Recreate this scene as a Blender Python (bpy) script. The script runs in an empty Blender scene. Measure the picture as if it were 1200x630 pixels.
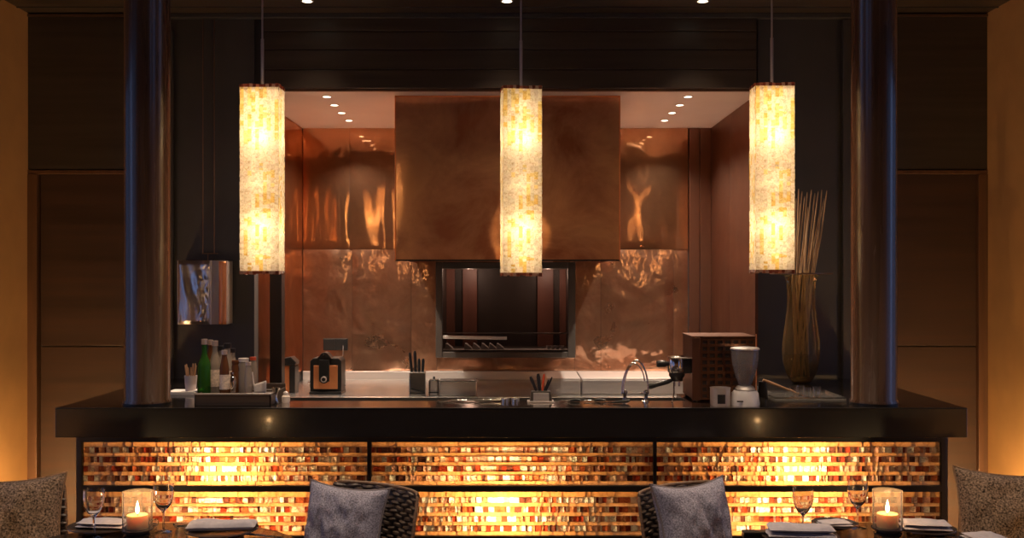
import bpy, math, random
from mathutils import Vector, Matrix, noise
random.seed(11)
S = bpy.context.scene
COL = S.collection
PI = math.pi
F = 1200.0                      # focal length in pixels (1200 px wide frame)
HZ = 322.0                      # image row of the horizon
EYE = 1.75

def W(px, py, Y):
    """point at depth Y that the photo shows at pixel px, py (used to measure the place)"""
    return Vector(((px-600)/F*Y, Y, EYE-(py-HZ)/F*Y))

# ------------------------------------------------------------------ materials
def nodes(name):
    m = bpy.data.materials.new(name); m.use_nodes = True
    return m, m.node_tree, m.node_tree.nodes['Principled BSDF']
def N(nt, t, **kw):
    n = nt.nodes.new(t)
    for k, v in kw.items():
        if k in n.inputs: n.inputs[k].default_value = v
        else: setattr(n, k, v)
    return n
def L(nt, a, b): nt.links.new(a, b)
def coords(nt, scale=(1, 1, 1)):
    tc = N(nt, 'ShaderNodeTexCoord'); mp = N(nt, 'ShaderNodeMapping'); mp.inputs['Scale'].default_value = scale
    geo = N(nt, 'ShaderNodeNewGeometry')
    L(nt, tc.outputs['Object'], mp.inputs['Vector'])
    return mp.outputs['Vector']
def ramp(nt, fac, stops):
    r = N(nt, 'ShaderNodeValToRGB'); e = r.color_ramp.elements
    while len(e) < len(stops): e.new(.5)
    for i, (p, c) in enumerate(stops):
        e[i].position = p; e[i].color = (*c, 1) if len(c) == 3 else c
    L(nt, fac, r.inputs['Fac']); return r.outputs['Color']
def mat(name, c, rough=.5, metal=0., var=0., scale=(8, 8, 8), bump=0., bscale=None, coat=0., rv=0., spec=.5, dist=.02, detail=4):
    m, nt, b = nodes(name)
    b.inputs['Base Color'].default_value = (*c, 1); b.inputs['Roughness'].default_value = rough
    b.inputs['Metallic'].default_value = metal; b.inputs['Specular IOR Level'].default_value = spec
    b.inputs['Coat Weight'].default_value = coat; b.inputs['Coat Roughness'].default_value = .08
    v = coords(nt, scale)
    n = N(nt, 'ShaderNodeTexNoise'); n.inputs['Scale'].default_value = 1; n.inputs['Detail'].default_value = detail
    L(nt, v, n.inputs['Vector'])
    k = max(var, .04)
    lo = tuple(x*(1-k) for x in c); hi = tuple(min(1, x*(1+k)) for x in c)
    L(nt, ramp(nt, n.outputs['Fac'], [(.3, lo), (.7, hi)]), b.inputs['Base Color'])
    if rv:
        mr = N(nt, 'ShaderNodeMapRange'); mr.inputs['From Min'].default_value = .3; mr.inputs['From Max'].default_value = .7
        mr.inputs['To Min'].default_value = max(.02, rough-rv); mr.inputs['To Max'].default_value = rough+rv
        L(nt, n.outputs['Fac'], mr.inputs['Value']); L(nt, mr.outputs['Result'], b.inputs['Roughness'])
    if bump:
        v2 = coords(nt, bscale or scale)
        n2 = N(nt, 'ShaderNodeTexNoise'); n2.inputs['Scale'].default_value = 1; n2.inputs['Detail'].default_value = 3
        L(nt, v2, n2.inputs['Vector'])
        bp = N(nt, 'ShaderNodeBump'); bp.inputs['Strength'].default_value = bump; bp.inputs['Distance'].default_value = dist
        L(nt, n2.outputs['Fac'], bp.inputs['Height']); L(nt, bp.outputs['Normal'], b.inputs['Normal'])
    return m
def emat(name, c, s):
    m, nt, b = nodes(name); nt.nodes.remove(b)
    e = N(nt, 'ShaderNodeEmission'); e.inputs['Color'].default_value = (*c, 1); e.inputs['Strength'].default_value = s
    L(nt, e.outputs[0], nt.nodes['Material Output'].inputs['Surface']); return m
def glassmat(name, c=(1, 1, 1), rough=0.0, ior=1.45):
    m, nt, b = nodes(name)
    b.inputs['Base Color'].default_value = (*c, 1); b.inputs['Roughness'].default_value = rough
    b.inputs['Transmission Weight'].default_value = 1; b.inputs['IOR'].default_value = ior
    return m
def tintglass(name, c, refl=.12, rough=.02, dens=.0, dcol=(.5, .4, .3)):
    """thin-walled glass: mostly see-through with a fresnel gloss and a faint body"""
    m, nt, b = nodes(name); nt.nodes.remove(b)
    t = N(nt, 'ShaderNodeBsdfTransparent'); t.inputs['Color'].default_value = (*c, 1)
    g = N(nt, 'ShaderNodeBsdfGlossy'); g.inputs['Roughness'].default_value = rough
    lw = N(nt, 'ShaderNodeLayerWeight'); lw.inputs['Blend'].default_value = refl
    mx = N(nt, 'ShaderNodeMixShader'); L(nt, lw.outputs['Fresnel'], mx.inputs[0]); L(nt, t.outputs[0], mx.inputs[1]); L(nt, g.outputs[0], mx.inputs[2])
    out = mx.outputs[0]
    if dens:
        d = N(nt, 'ShaderNodeBsdfDiffuse'); d.inputs['Color'].default_value = (*dcol, 1)
        m2 = N(nt, 'ShaderNodeMixShader'); m2.inputs[0].default_value = dens; L(nt, out, m2.inputs[1]); L(nt, d.outputs[0], m2.inputs[2]); out = m2.outputs[0]
    L(nt, out, nt.nodes['Material Output'].inputs['Surface']); return m
def stonemat(name, trans, gloss=.06, veins=55, lo=(.5, .42, .36), tint=(1, 1, 1), gam=1.0):
    """translucent onyx or shell pieces, each piece coloured by the attribute 'col'"""
    m, nt, b = nodes(name); nt.nodes.remove(b)
    a = N(nt, 'ShaderNodeAttribute'); a.attribute_name = 'col'
    n = N(nt, 'ShaderNodeTexNoise'); n.inputs['Scale'].default_value = veins; n.inputs['Detail'].default_value = 3; n.inputs['Distortion'].default_value = 1.2
    tc = N(nt, 'ShaderNodeTexCoord'); L(nt, tc.outputs['Object'], n.inputs['Vector'])
    r = ramp(nt, n.outputs['Fac'], [(.3, lo), (.55, (1, 1, 1))])
    mul = N(nt, 'ShaderNodeMix'); mul.data_type = 'RGBA'; mul.blend_type = 'MULTIPLY'; mul.inputs[0].default_value = 1
    L(nt, a.outputs['Color'], mul.inputs[6]); L(nt, r, mul.inputs[7])
    c = mul.outputs[2]
    d = N(nt, 'ShaderNodeBsdfDiffuse'); t = N(nt, 'ShaderNodeBsdfTranslucent'); g = N(nt, 'ShaderNodeBsdfGlossy'); g.inputs['Roughness'].default_value = .25
    L(nt, c, d.inputs['Color'])
    gm = N(nt, 'ShaderNodeGamma'); gm.inputs['Gamma'].default_value = gam; L(nt, c, gm.inputs['Color'])
    m3 = N(nt, 'ShaderNodeMix'); m3.data_type = 'RGBA'; m3.blend_type = 'MULTIPLY'; m3.inputs[0].default_value = 1; m3.inputs[7].default_value = (*tint, 1)
    L(nt, gm.outputs['Color'], m3.inputs[6]); L(nt, m3.outputs[2], t.inputs['Color'])
    m1 = N(nt, 'ShaderNodeMixShader'); m1.inputs[0].default_value = trans; L(nt, d.outputs[0], m1.inputs[1]); L(nt, t.outputs[0], m1.inputs[2])
    m2 = N(nt, 'ShaderNodeMixShader'); m2.inputs[0].default_value = gloss; L(nt, m1.outputs[0], m2.inputs[1]); L(nt, g.outputs[0], m2.inputs[2])
    L(nt, m2.outputs[0], nt.nodes['Material Output'].inputs['Surface']); return m

def coppermat(name, c1, c2, rough, rv, bump, bs, dist=.03, blotch=1.6, sharp=.4, srough=.06, crumple=0):
    """metal sheet: a satin layer plus a share of clear polish"""
    m, nt, b = nodes(name)
    b.inputs['Metallic'].default_value = 1
    v = coords(nt)
    n = N(nt, 'ShaderNodeTexNoise'); n.inputs['Scale'].default_value = blotch; n.inputs['Detail'].default_value = 7; n.inputs['Roughness'].default_value = .6; n.inputs['Distortion'].default_value = .5
    L(nt, v, n.inputs['Vector'])
    col = ramp(nt, n.outputs['Fac'], [(.36, c1), (.62, c2)])
    L(nt, col, b.inputs['Base Color'])
    mr = N(nt, 'ShaderNodeMapRange'); mr.inputs['From Min'].default_value = .35; mr.inputs['From Max'].default_value = .65
    mr.inputs['To Min'].default_value = rough+rv; mr.inputs['To Max'].default_value = max(.03, rough-rv)
    L(nt, n.outputs['Fac'], mr.inputs['Value']); L(nt, mr.outputs['Result'], b.inputs['Roughness'])
    v2 = coords(nt, bs)
    n2 = N(nt, 'ShaderNodeTexNoise'); n2.inputs['Scale'].default_value = 1; n2.inputs['Detail'].default_value = .8; n2.inputs['Distortion'].default_value = .8
    L(nt, v2, n2.inputs['Vector'])
    bp = N(nt, 'ShaderNodeBump'); bp.inputs['Strength'].default_value = bump; bp.inputs['Distance'].default_value = dist
    L(nt, n2.outputs['Fac'], bp.inputs['Height'])
    if crumple:                    # creases and dents from handling
        vo = N(nt, 'ShaderNodeTexVoronoi'); vo.feature = 'SMOOTH_F1'; vo.inputs['Scale'].default_value = 4.5; vo.inputs['Smoothness'].default_value = .35
        n4 = N(nt, 'ShaderNodeTexNoise'); n4.inputs['Scale'].default_value = 2.2; n4.inputs['Detail'].default_value = 4
        L(nt, v, n4.inputs['Vector']); mxv = N(nt, 'ShaderNodeMix'); mxv.data_type = 'RGBA'; mxv.inputs[0].default_value = .45
        L(nt, v, mxv.inputs[6]); L(nt, n4.outputs['Color'], mxv.inputs[7]); L(nt, mxv.outputs[2], vo.inputs['Vector'])
        b3 = N(nt, 'ShaderNodeBump'); b3.inputs['Strength'].default_value = crumple; b3.inputs['Distance'].default_value = .03
        L(nt, vo.outputs['Distance'], b3.inputs['Height']); L(nt, bp.outputs['Normal'], b3.inputs['Normal']); bp = b3
    g = N(nt, 'ShaderNodeBsdfGlossy'); g.inputs['Roughness'].default_value = srough
    L(nt, col, g.inputs['Color'])
    L(nt, bp.outputs['Normal'], b.inputs['Normal']); L(nt, bp.outputs['Normal'], g.inputs['Normal'])
    mx = N(nt, 'ShaderNodeMixShader'); mx.inputs[0].default_value = sharp
    L(nt, b.outputs[0], mx.inputs[1]); L(nt, g.outputs[0], mx.inputs[2]); L(nt, mx.outputs[0], nt.nodes['Material Output'].inputs['Surface'])
    return m

M = {}
M['dark_wood'] = mat('dark_stained_wood', (.052, .037, .028), .45, var=.2, scale=(1.2, 1.2, 26), bump=.15, dist=.004, rv=.08)
M['dark_wood_door'] = mat('dark_veneer', (.046, .017, .007), .6, var=.25, scale=(1.0, 1.0, 22), bump=.1, dist=.003, rv=.08)
M['red_wood'] = mat('reddish_trim_wood', (.12, .052, .024), .45, var=.25, scale=(20, 20, 1.5))
M['dark_wall'] = mat('charcoal_wall', (.052, .047, .045), .5, var=.12, scale=(3, 3, 3))
M['ceiling'] = mat('dark_ceiling_boards', (.06, .040, .028), .45, var=.3, scale=(1, 22, 1))
M['kceil'] = mat('kitchen_ceiling_plaster', (.80, .72, .66), .38, var=.05, scale=(2, 2, 2))
M['ochre'] = mat('ochre_plaster', (.62, .33, .12), .85, var=.05, scale=(6, 6, 6), bump=.1, dist=.003, bscale=(60, 60, 60))
M['ochre_dark'] = mat('brown_plaster', (.30, .17, .09), .85, var=.1, scale=(3, 3, 3))
M['floor'] = mat('dark_floor_boards', (.05, .032, .022), .35, var=.4, scale=(8, .8, 1))
M['column'] = mat('polished_dark_column', (.060, .031, .018), .27, spec=.7, var=.25, scale=(30, 30, 1.2), rv=.05, coat=.25)
M['copper'] = coppermat('polished_copper_sheet', (.44, .20, .105), (.76, .40, .22), .34, .06, .30, (2.6, 2.6, .8), .04, sharp=.72, srough=.05)
M['copper_low'] = coppermat('scuffed_copper_sheet', (.44, .215, .125), (.80, .47, .31), .34, .08, .45, (3.4, 3.4, 2.4), .04, 2.4, sharp=.55, srough=.08, crumple=.5)
M['copper_hood'] = coppermat('aged_copper_hood', (.50, .20, .105), (1.0, .54, .31), .48, .10, .12, (1.6, 1.6, 1.6), .03, 2.2, sharp=.34, srough=.09, crumple=.12)
M['brown_metal'] = coppermat('brown_bronze_panel', (.19, .095, .062), (.25, .125, .083), .42, .04, .06, (8, 8, .7), .01, sharp=.3)
M['bar_black'] = mat('black_lacquer', (.010, .009, .010), .22, var=.1, coat=.3)
M['bar_top'] = mat('black_polished_stone', (.012, .010, .009), .10, var=.2, spec=.8)
M['strip'] = mat('dark_polished_steel', (.50, .44, .40), .13, 1., var=.05)
M['bar_frame'] = mat('black_bar_frame', (.014, .012, .012), .35)
M['white_inner'] = mat('white_lightbox_lining', (.17, .15, .13), .8)
M['onyx'] = stonemat('onyx_mosaic', .66, .025, gam=1.1)
M['onyx_band'] = stonemat('honey_onyx_band', .55, .03, 30, (.72, .66, .6), (.95, .50, .17))
M['shell'] = stonemat('shell_shade_mosaic', .72, .04, 70, (.70, .60, .44))
M['amber_shell'] = stonemat('amber_shell_rim', .5, .15, 60)
M['steel'] = mat('brushed_steel', (.62, .60, .57), .27, 1., var=.04, scale=(1, 60, 60), bump=.06, dist=.001)
M['steel_dull'] = mat('dull_steel', (.60, .55, .52), .48, .85, var=.04, scale=(2, 60, 60))
M['chrome'] = mat('chrome', (.82, .80, .78), .08, 1.)
M['black_plastic'] = mat('black_plastic', (.012, .012, .012), .35)
M['dark_metal'] = mat('dark_metal', (.03, .028, .028), .35, .6)
M['copper_trim'] = mat('bright_copper', (.85, .34, .14), .38, .75, var=.08)
M['oven_frame'] = mat('blackened_frame', (.055, .045, .038), .45, .3)
M['oven_in'] = mat('dark_alcove_lining', (.035, .022, .018), .5, var=.3, scale=(9, 9, .5))
M['redbrown_in'] = mat('alcove_redwood', (.16, .06, .04), .45, var=.3, scale=(14, 14, 1))
M['glass'] = glassmat('clear_glass')
M['thin_glass'] = tintglass('thin_clear_glass', (.96, .96, .96), .12, .03, .03, (.8, .75, .7))
M['candle_glass'] = tintglass('frosted_candle_glass', (.97, .96, .95), .07, .12, .07, (.75, .66, .56))
M['pane'] = tintglass('window_glass', (.92, .95, 1), .12, .02)
M['oven_pane'] = tintglass('dark_glass_pane', (.60, .55, .52), .22, .03)
M['vase_glass'] = tintglass('smoked_olive_glass', (.80, .72, .52), .22, .06, .16, (.30, .22, .11))
M['reed'] = mat('dry_reed', (.46, .30, .16), .6, var=.35, scale=(40, 40, 3))
M['foil'] = mat('hammered_silver_sheet', (.58, .54, .53), .28, 1., bump=.3, bscale=(9, 9, 5), dist=.03)
M['white_paper'] = mat('white_paper', (.75, .72, .70), .8)
M['lilac'] = mat('pale_cardboard', (.48, .42, .44), .8)
M['stick'] = mat('wooden_sticks', (.38, .22, .12), .7, var=.3)
M['green_glass'] = tintglass('green_bottle_glass', (.10, .38, .06), .3, .05, .45, (.05, .19, .03))
M['clear_bottle'] = tintglass('clear_bottle_glass', (.80, .76, .70), .35, .05, .30, (.75, .65, .56))
M['brown_bottle'] = tintglass('amber_bottle_glass', (.35, .16, .07), .3, .05, .5, (.22, .09, .04))
M['label_paper'] = mat('bottle_label_paper', (.70, .58, .48), .7, var=.3, scale=(60, 60, 90))
M['cap_red'] = mat('red_cap', (.55, .07, .02), .4)
M['cap_gold'] = mat('pale_foil_cap', (.62, .50, .42), .3, .6)
M['white_plastic'] = mat('white_enamel', (.62, .58, .57), .35)
M['wicker'] = mat('dark_woven_wicker', (.085, .06, .048), .4, var=.4, scale=(60, 60, 60))
M['wicker_edge'] = mat('tan_wicker_binding', (.16, .09, .05), .5, var=.4, scale=(60, 60, 120))
M['chair_wood'] = mat('dark_chair_wood', (.03, .02, .015), .4)
M['boucle'] = mat('slate_boucle_fabric', (.29, .28, .35), .95, var=.55, scale=(170, 170, 170), bump=.6, dist=.004, bscale=(150, 150, 150), spec=.1, detail=2)
M['tweed'] = mat('brown_tweed_fabric', (.235, .17, .125), .95, var=.9, scale=(130, 130, 130), bump=.7, dist=.004, bscale=(160, 160, 160), spec=.1, detail=2)
M['piping_blue'] = mat('slate_piping', (.20, .17, .18), .9)
M['piping_tan'] = mat('tan_piping', (.32, .20, .12), .9, var=.3, scale=(90, 90, 90))
M['table'] = mat('dark_polished_table', (.022, .016, .014), .12, var=.3, scale=(2, 20, 2), spec=.6)
M['napkin'] = mat('pale_linen', (.50, .47, .52), .9, var=.08, scale=(60, 60, 60), bump=.2, dist=.002, bscale=(200, 200, 200))
M['plate'] = mat('dark_glazed_plate', (.06, .045, .04), .2)
M['candle'] = None
M['pewter'] = mat('pewter_cutlery', (.5, .48, .48), .25, 1.)
M['bead'] = mat('white_ceramic', (.62, .56, .54), .4)
M['black_screen'] = mat('black_switch', (.012, .012, .012), .3)
M['trimline'] = mat('thin_bronze_trim', (.20, .12, .08), .35, .7)
# wax glows softly with the flame inside it
m, nt, b = nodes('candle_wax'); b.inputs['Base Color'].default_value = (.85, .55, .30, 1); b.inputs['Roughness'].default_value = .5
b.inputs['Subsurface Weight'].default_value = .6; b.inputs['Subsurface Radius'].default_value = (.03, .015, .006); b.inputs['Subsurface Scale'].default_value = 1.
M['candle'] = m
M['flame'] = emat('candle_flame', (1, .78, .42), 14)
M['downlight'] = emat('downlight_lens', (1, .82, .60), 9)
M['downlight_dim'] = emat('dining_downlight_lens', (1, .80, .55), 9)
M['bulb'] = emat('warm_bulb', (1, .75, .42), 6)

# ------------------------------------------------------------------ mesh builder
class MB:
    def __init__(s): s.v = []; s.f = []; s.c = []; s.m = []; s.mi = 0; s.col = (1, 1, 1)
    def add(s, vs, fs):
        o = len(s.v); s.v += [tuple(p) for p in vs]
        for f in fs: s.f.append(tuple(i+o for i in f)); s.c.append(s.col); s.m.append(s.mi)
        return s
    def box(s, x0, x1, y0, y1, z0, z1, rz=0, piv=None, rx=0, ry=0):
        vs = [Vector((x, y, z)) for z in (z0, z1) for y in (y0, y1) for x in (x0, x1)]
        if rz or rx or ry:
            p = Vector(piv) if piv else Vector(((x0+x1)/2, (y0+y1)/2, (z0+z1)/2))
            R = Matrix.Rotation(rz, 3, 'Z') @ Matrix.Rotation(ry, 3, 'Y') @ Matrix.Rotation(rx, 3, 'X')
            vs = [R @ (q-p)+p for q in vs]
        return s.add(vs, [(0, 2, 3, 1), (4, 5, 7, 6), (0, 1, 5, 4), (2, 6, 7, 3), (0, 4, 6, 2), (1, 3, 7, 5)])
    def lathe(s, prof, c=(0, 0, 0), n=24, caps=True, sx=1, sy=1):
        vs = []; fs = []
        for r, z in prof:
            for k in range(n):
                a = 2*PI*k/n; vs.append((c[0]+r*math.cos(a)*sx, c[1]+r*math.sin(a)*sy, c[2]+z))
        for i in range(len(prof)-1):
            for k in range(n):
                k2 = (k+1) % n; fs.append((i*n+k, i*n+k2, (i+1)*n+k2, (i+1)*n+k))
        if caps:
            if prof[0][0] > 1e-4: fs.append(tuple(reversed(range(n))))
            if prof[-1][0] > 1e-4: fs.append(tuple((len(prof)-1)*n+k for k in range(n)))
        return s.add(vs, fs)
    def tube(s, pts, r, n=10, caps=True):
        pts = [Vector(p) for p in pts]; rs = r if isinstance(r, (list, tuple)) else [r]*len(pts)
        vs = []; fs = []; u = None
        for i, p in enumerate(pts):
            t = (pts[min(i+1, len(pts)-1)]-pts[max(i-1, 0)]).normalized()
            if u is None: u = t.orthogonal().normalized()
            u = (u-t*u.dot(t)).normalized(); w = t.cross(u)
            for k in range(n):
                a = 2*PI*k/n; vs.append(p+(u*math.cos(a)+w*math.sin(a))*rs[i])
        for i in range(len(pts)-1):
            for k in range(n):
                k2 = (k+1) % n; fs.append((i*n+k, i*n+k2, (i+1)*n+k2, (i+1)*n+k))
        if caps: fs.append(tuple(reversed(range(n)))); fs.append(tuple((len(pts)-1)*n+k for k in range(n)))
        return s.add(vs, fs)
    def cyl(s, a, b, r, n=20, r2=None): return s.tube([a, b], [r, r if r2 is None else r2], n)
    def grid(s, fn, nu, nv, cu=False):
        vs = [fn(i/(nu-1) if not cu else i/nu, j/(nv-1)) for j in range(nv) for i in range(nu)]
        fs = []
        for j in range(nv-1):
            for i in range(nu if cu else nu-1):
                i2 = (i+1) % nu; fs.append((j*nu+i, j*nu+i2, (j+1)*nu+i2, (j+1)*nu+i))
        return s.add(vs, fs)
    def prism(s, poly, y0, y1):
        n = len(poly)
        vs = [(x, y0, z) for x, z in poly]+[(x, y1, z) for x, z in poly]
        return s.add(vs, [tuple(range(n)), tuple(reversed(range(n, 2*n)))]+[(i, i+n, (i+1) % n+n, (i+1) % n) for i in range(n)])
    def obj(s, name, m, parent=None, loc=(0, 0, 0), smooth=False, bevel=0, origin=None, rz=0, sub=0, solid=0):
        me = bpy.data.meshes.new(name)
        vs = s.v
        if origin is not None: vs = [(x-origin[0], y-origin[1], z-origin[2]) for x, y, z in s.v]
        me.from_pydata(vs, [], s.f); me.update()
        ms = m if isinstance(m, (list, tuple)) else [m]
        for q in ms: me.materials.append(M[q])
        if len(ms) > 1: me.polygons.foreach_set('material_index', s.m)
        if any(c != (1, 1, 1) for c in s.c):
            a = me.color_attributes.new('col', 'FLOAT_COLOR', 'CORNER')
            buf = []
            for f, c in zip(s.f, s.c): buf += [c[0], c[1], c[2], 1]*len(f)
            a.data.foreach_set('color', buf)
        if smooth: me.polygons.foreach_set('use_smooth', [True]*len(me.polygons))
        o = bpy.data.objects.new(name, me); COL.objects.link(o)
        o.location = loc if origin is None else (origin if parent is None else (0, 0, 0))
        o.rotation_euler.z = rz
        if parent: o.parent = parent
        if solid:
            q = o.modifiers.new('solid', 'SOLIDIFY'); q.thickness = solid; q.offset = 0
        if bevel:
            q = o.modifiers.new('bevel', 'BEVEL'); q.width = bevel; q.segments = 2; q.limit_method = 'ANGLE'; q.angle_limit = .7
        if sub:
            q = o.modifiers.new('sub', 'SUBSURF'); q.levels = sub; q.render_levels = sub
        if smooth and bevel == 0 and not sub:
            try:
                me.set_sharp_from_angle(angle=.8)
            except Exception: pass
        return o

def tag(o, label, cat, group=None):
    o['label'] = label; o['category'] = cat
    if group: o['group'] = group
    return o
def thing(name, label, cat, loc, group=None, rz=0):
    o = bpy.data.objects.new(name, None); o.empty_display_size = .05; COL.objects.link(o)
    o.location = loc; o.rotation_euler.z = rz
    return tag(o, label, cat, group)
def struct(o): o['kind'] = 'structure'; return o
KIDS = {}
def copy_tree(o, label=None, loc=None, rz=None, parent=None):
    c = o.copy(); COL.objects.link(c)
    if parent: c.parent = parent
    if label: c['label'] = label
    if loc is not None: c.location = loc
    if rz is not None: c.rotation_euler.z = rz
    for ch in [q for q in bpy.data.objects if q.parent == o]:
        copy_tree(ch, parent=c)
    return c
def light(name, kind, loc, energy, color, size=.05, rot=None, parent=None, **kw):
    d = bpy.data.lights.new(name, kind); d.energy = energy; d.color = color
    if kind in ('POINT', 'SPOT'): d.shadow_soft_size = size
    for k, v in kw.items(): setattr(d, k, v)
    o = bpy.data.objects.new(name, d); COL.objects.link(o); o.location = loc
    if rot: o.rotation_euler = rot
    if parent: o.parent = parent
    return o

# ------------------------------------------------------------------ the room
XL, XR, YW, YB, ZC = -3.05, 2.995, 6.5, -4.0, 3.40
KX0, KX1, KY, KZ = -1.68, 1.593, 8.24, 2.93          # kitchen recess
OX0, OX1 = -1.636, 1.560                             # its opening

mb = MB(); mb.box(XL-.2, XR+.2, YB-.2, 8.5, -.1, 0); struct(mb.obj('floor', 'floor'))
mb = MB(); mb.box(XL-.2, XR+.2, YB-.2, YW+.1, ZC, ZC+.1)
struct(mb.obj('ceiling', 'ceiling'))
mb = MB()                                            # board joints of the ceiling above the bar
for i, y in enumerate([4.9, 5.25, 5.6, 5.95, 6.3]): mb.box(XL+.0, XR, y, y+.012, ZC-.006, ZC)
struct(mb.obj('trim_1', 'dark_wall'))
def window_wall(name, x0, x1, wins, xin):
    mb = MB(); ys = YB
    for a, b, z0, z1 in wins:
        mb.box(x0, x1, ys, a, 0, ZC); mb.box(x0, x1, a, b, 0, z0); mb.box(x0, x1, a, b, z1, ZC); ys = b
    mb.box(x0, x1, ys, YW, 0, ZC); struct(mb.obj(name, 'ochre'))
WINS_L = [(-2.6, -.6, .5, 2.8), (.3, 2.3, .5, 2.8), (3.3, 5.55, .35, 2.8)]
WINS_R = [(-2.6, -.6, .5, 2.8), (.3, 2.3, .5, 2.8), (3.9, 5.65, .35, 2.8)]
window_wall('wall_left', XL-.1, XL, WINS_L, XL); window_wall('wall_right', XR, XR+.1, WINS_R, XR)
nw = 0
for wins, x, sg, ee in ((WINS_L, XL, -1, 3.2), (WINS_R, XR, 1, 3)):
    for a, b, z0, z1 in wins:
        nw += 1; fr = MB()
        xa, xb = sorted((x+sg*.03, x+sg*.09))
        for q in ((a, a+.05, z0, z1), (b-.05, b, z0, z1), (a+.05, b-.05, z0, z0+.05), (a+.05, b-.05, z1-.05, z1), ((a+b)/2-.02, (a+b)/2+.02, z0+.05, z1-.05)):
            fr.box(xa, xb, q[0], q[1], q[2], q[3])
        o = struct(fr.obj('window_%d' % nw, 'dark_wood'))
        xa, xb = sorted((x+sg*.055, x+sg*.06))
        MB().box(xa, xb, a+.05, b-.05, z0+.05, z1-.05).obj('pane', 'pane', o)
        light('window_daylight', 'AREA', (x+sg*.14, (a+b)/2, (z0+z1)/2), ee, (.42, .55, 1), rot=(PI/2, 0, PI/2 if sg > 0 else -PI/2), shape='RECTANGLE', size=b-a, size_y=z1-z0)
mb = MB(); mb.box(XL, XR, YB-.1, YB, 0, ZC); struct(mb.obj('wall_front', 'ochre_dark'))

# wall behind the bar, with the kitchen opening
mb = MB()
mb.box(XL, OX0, YW, YW+.1, 0, ZC); mb.box(OX1, XR, YW, YW+.1, 0, ZC); mb.box(OX0, OX1, YW+.02, YW+.1, KZ, ZC)
struct(mb.obj('wall_back', 'dark_wall'))
zs = [2.93, 3.047, 3.173, 3.288, 3.4]                # horizontal boards over the opening
mb = MB()
for i in range(4):
    mb.box(-1.58, 1.545, YW-.03, YW+.02, zs[i]+(.0 if i == 0 else .004), zs[i+1]-.004)
mb.box(-1.58, 1.545, YW-.02, YW-.01, 2.95, 3.39)
struct(mb.obj('trim_2', 'dark_wood', bevel=.003))
# vertical strips of the charcoal wall
mb = MB(); mb.box(W(986, 0, YW).x, W(995, 0, YW).x, YW-.035, YW, 0, ZC-.04)
mb.box(W(200, 0, YW).x, W(204, 0, YW).x, YW-.03, YW, 0, ZC-.1)
mb.box(-2.2, W(995, 0, YW).x, YW-.05, YW, ZC-.03, ZC)
struct(mb.obj('trim_3', 'dark_wall', bevel=.004))
# veneered doors with their frames, left and right of the bar
def side_panels(x0, x1, n, edge):
    # edge: +1 when the reddish jamb is on the right side
    mb = MB(); zt = 2.385
    j0, j1 = (x1-.06, x1) if edge > 0 else (x0, x0+.06)
    p0, p1 = (x0, j0) if edge > 0 else (j1, x1)
    mb.box(x0, x1, YW-.05, YW, 2.415, 3.375)
    o = struct(mb.obj('wall_panel_%d' % n, 'dark_wood', bevel=.004))
    MB().box(x0, x1, YW-.055, YW, 2.385, 2.41).obj('trim', 'red_wood', o, bevel=.003)
    MB().box(x0, x1, YW-.06, YW, 3.375, 3.39).obj('trim', 'trimline', o)
    d = MB(); d.box(p0+.012, p1, YW-.03, YW, 1.303, zt); d.box(p0+.012, p1, YW-.03, YW, .0, 1.297)
    o = struct(d.obj('door_%d' % n, 'dark_wood_door', bevel=.003))
    MB().box(j0, j1, YW-.06, YW, 0, zt).obj('door_frame', 'red_wood', o, bevel=.004)
side_panels(XL, W(162, 0, YW).x, 1, -1)
side_panels(W(1030, 0, YW).x, XR, 2, 1)

# kitchen shell
mb = MB(); mb.box(KX0-.1, KX1+.1, YW+.1, KY+.1, KZ, KZ+.1); struct(mb.obj('ceiling_2', 'kceil'))
AX0, AX1, AZ0, AZ1 = -.565, .465, 1.135, 1.80         # alcove behind the glass
mb = MB()                                            # structural wall behind the sheets
mb.box(KX0-.1, AX0, KY+.012, KY+.1, 0, KZ); mb.box(AX1, KX1+.1, KY+.012, KY+.1, 0, KZ)
mb.box(AX0, AX1, KY+.012, KY+.1, 0, AZ0); mb.box(AX0, AX1, KY+.012, KY+.1, AZ1, KZ)
struct(mb.obj('wall_kitchen_back', 'dark_wall'))
mb = MB(); mb.box(KX0-.1, KX0-.012, YW+.1, KY+.012, 0, KZ); struct(mb.obj('wall_kitchen_left', 'dark_wall'))
mb = MB(); mb.box(KX1+.012, KX1+.1, YW+.1, KY+.012, 0, KZ); struct(mb.obj('wall_kitchen_right', 'dark_wall'))

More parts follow.
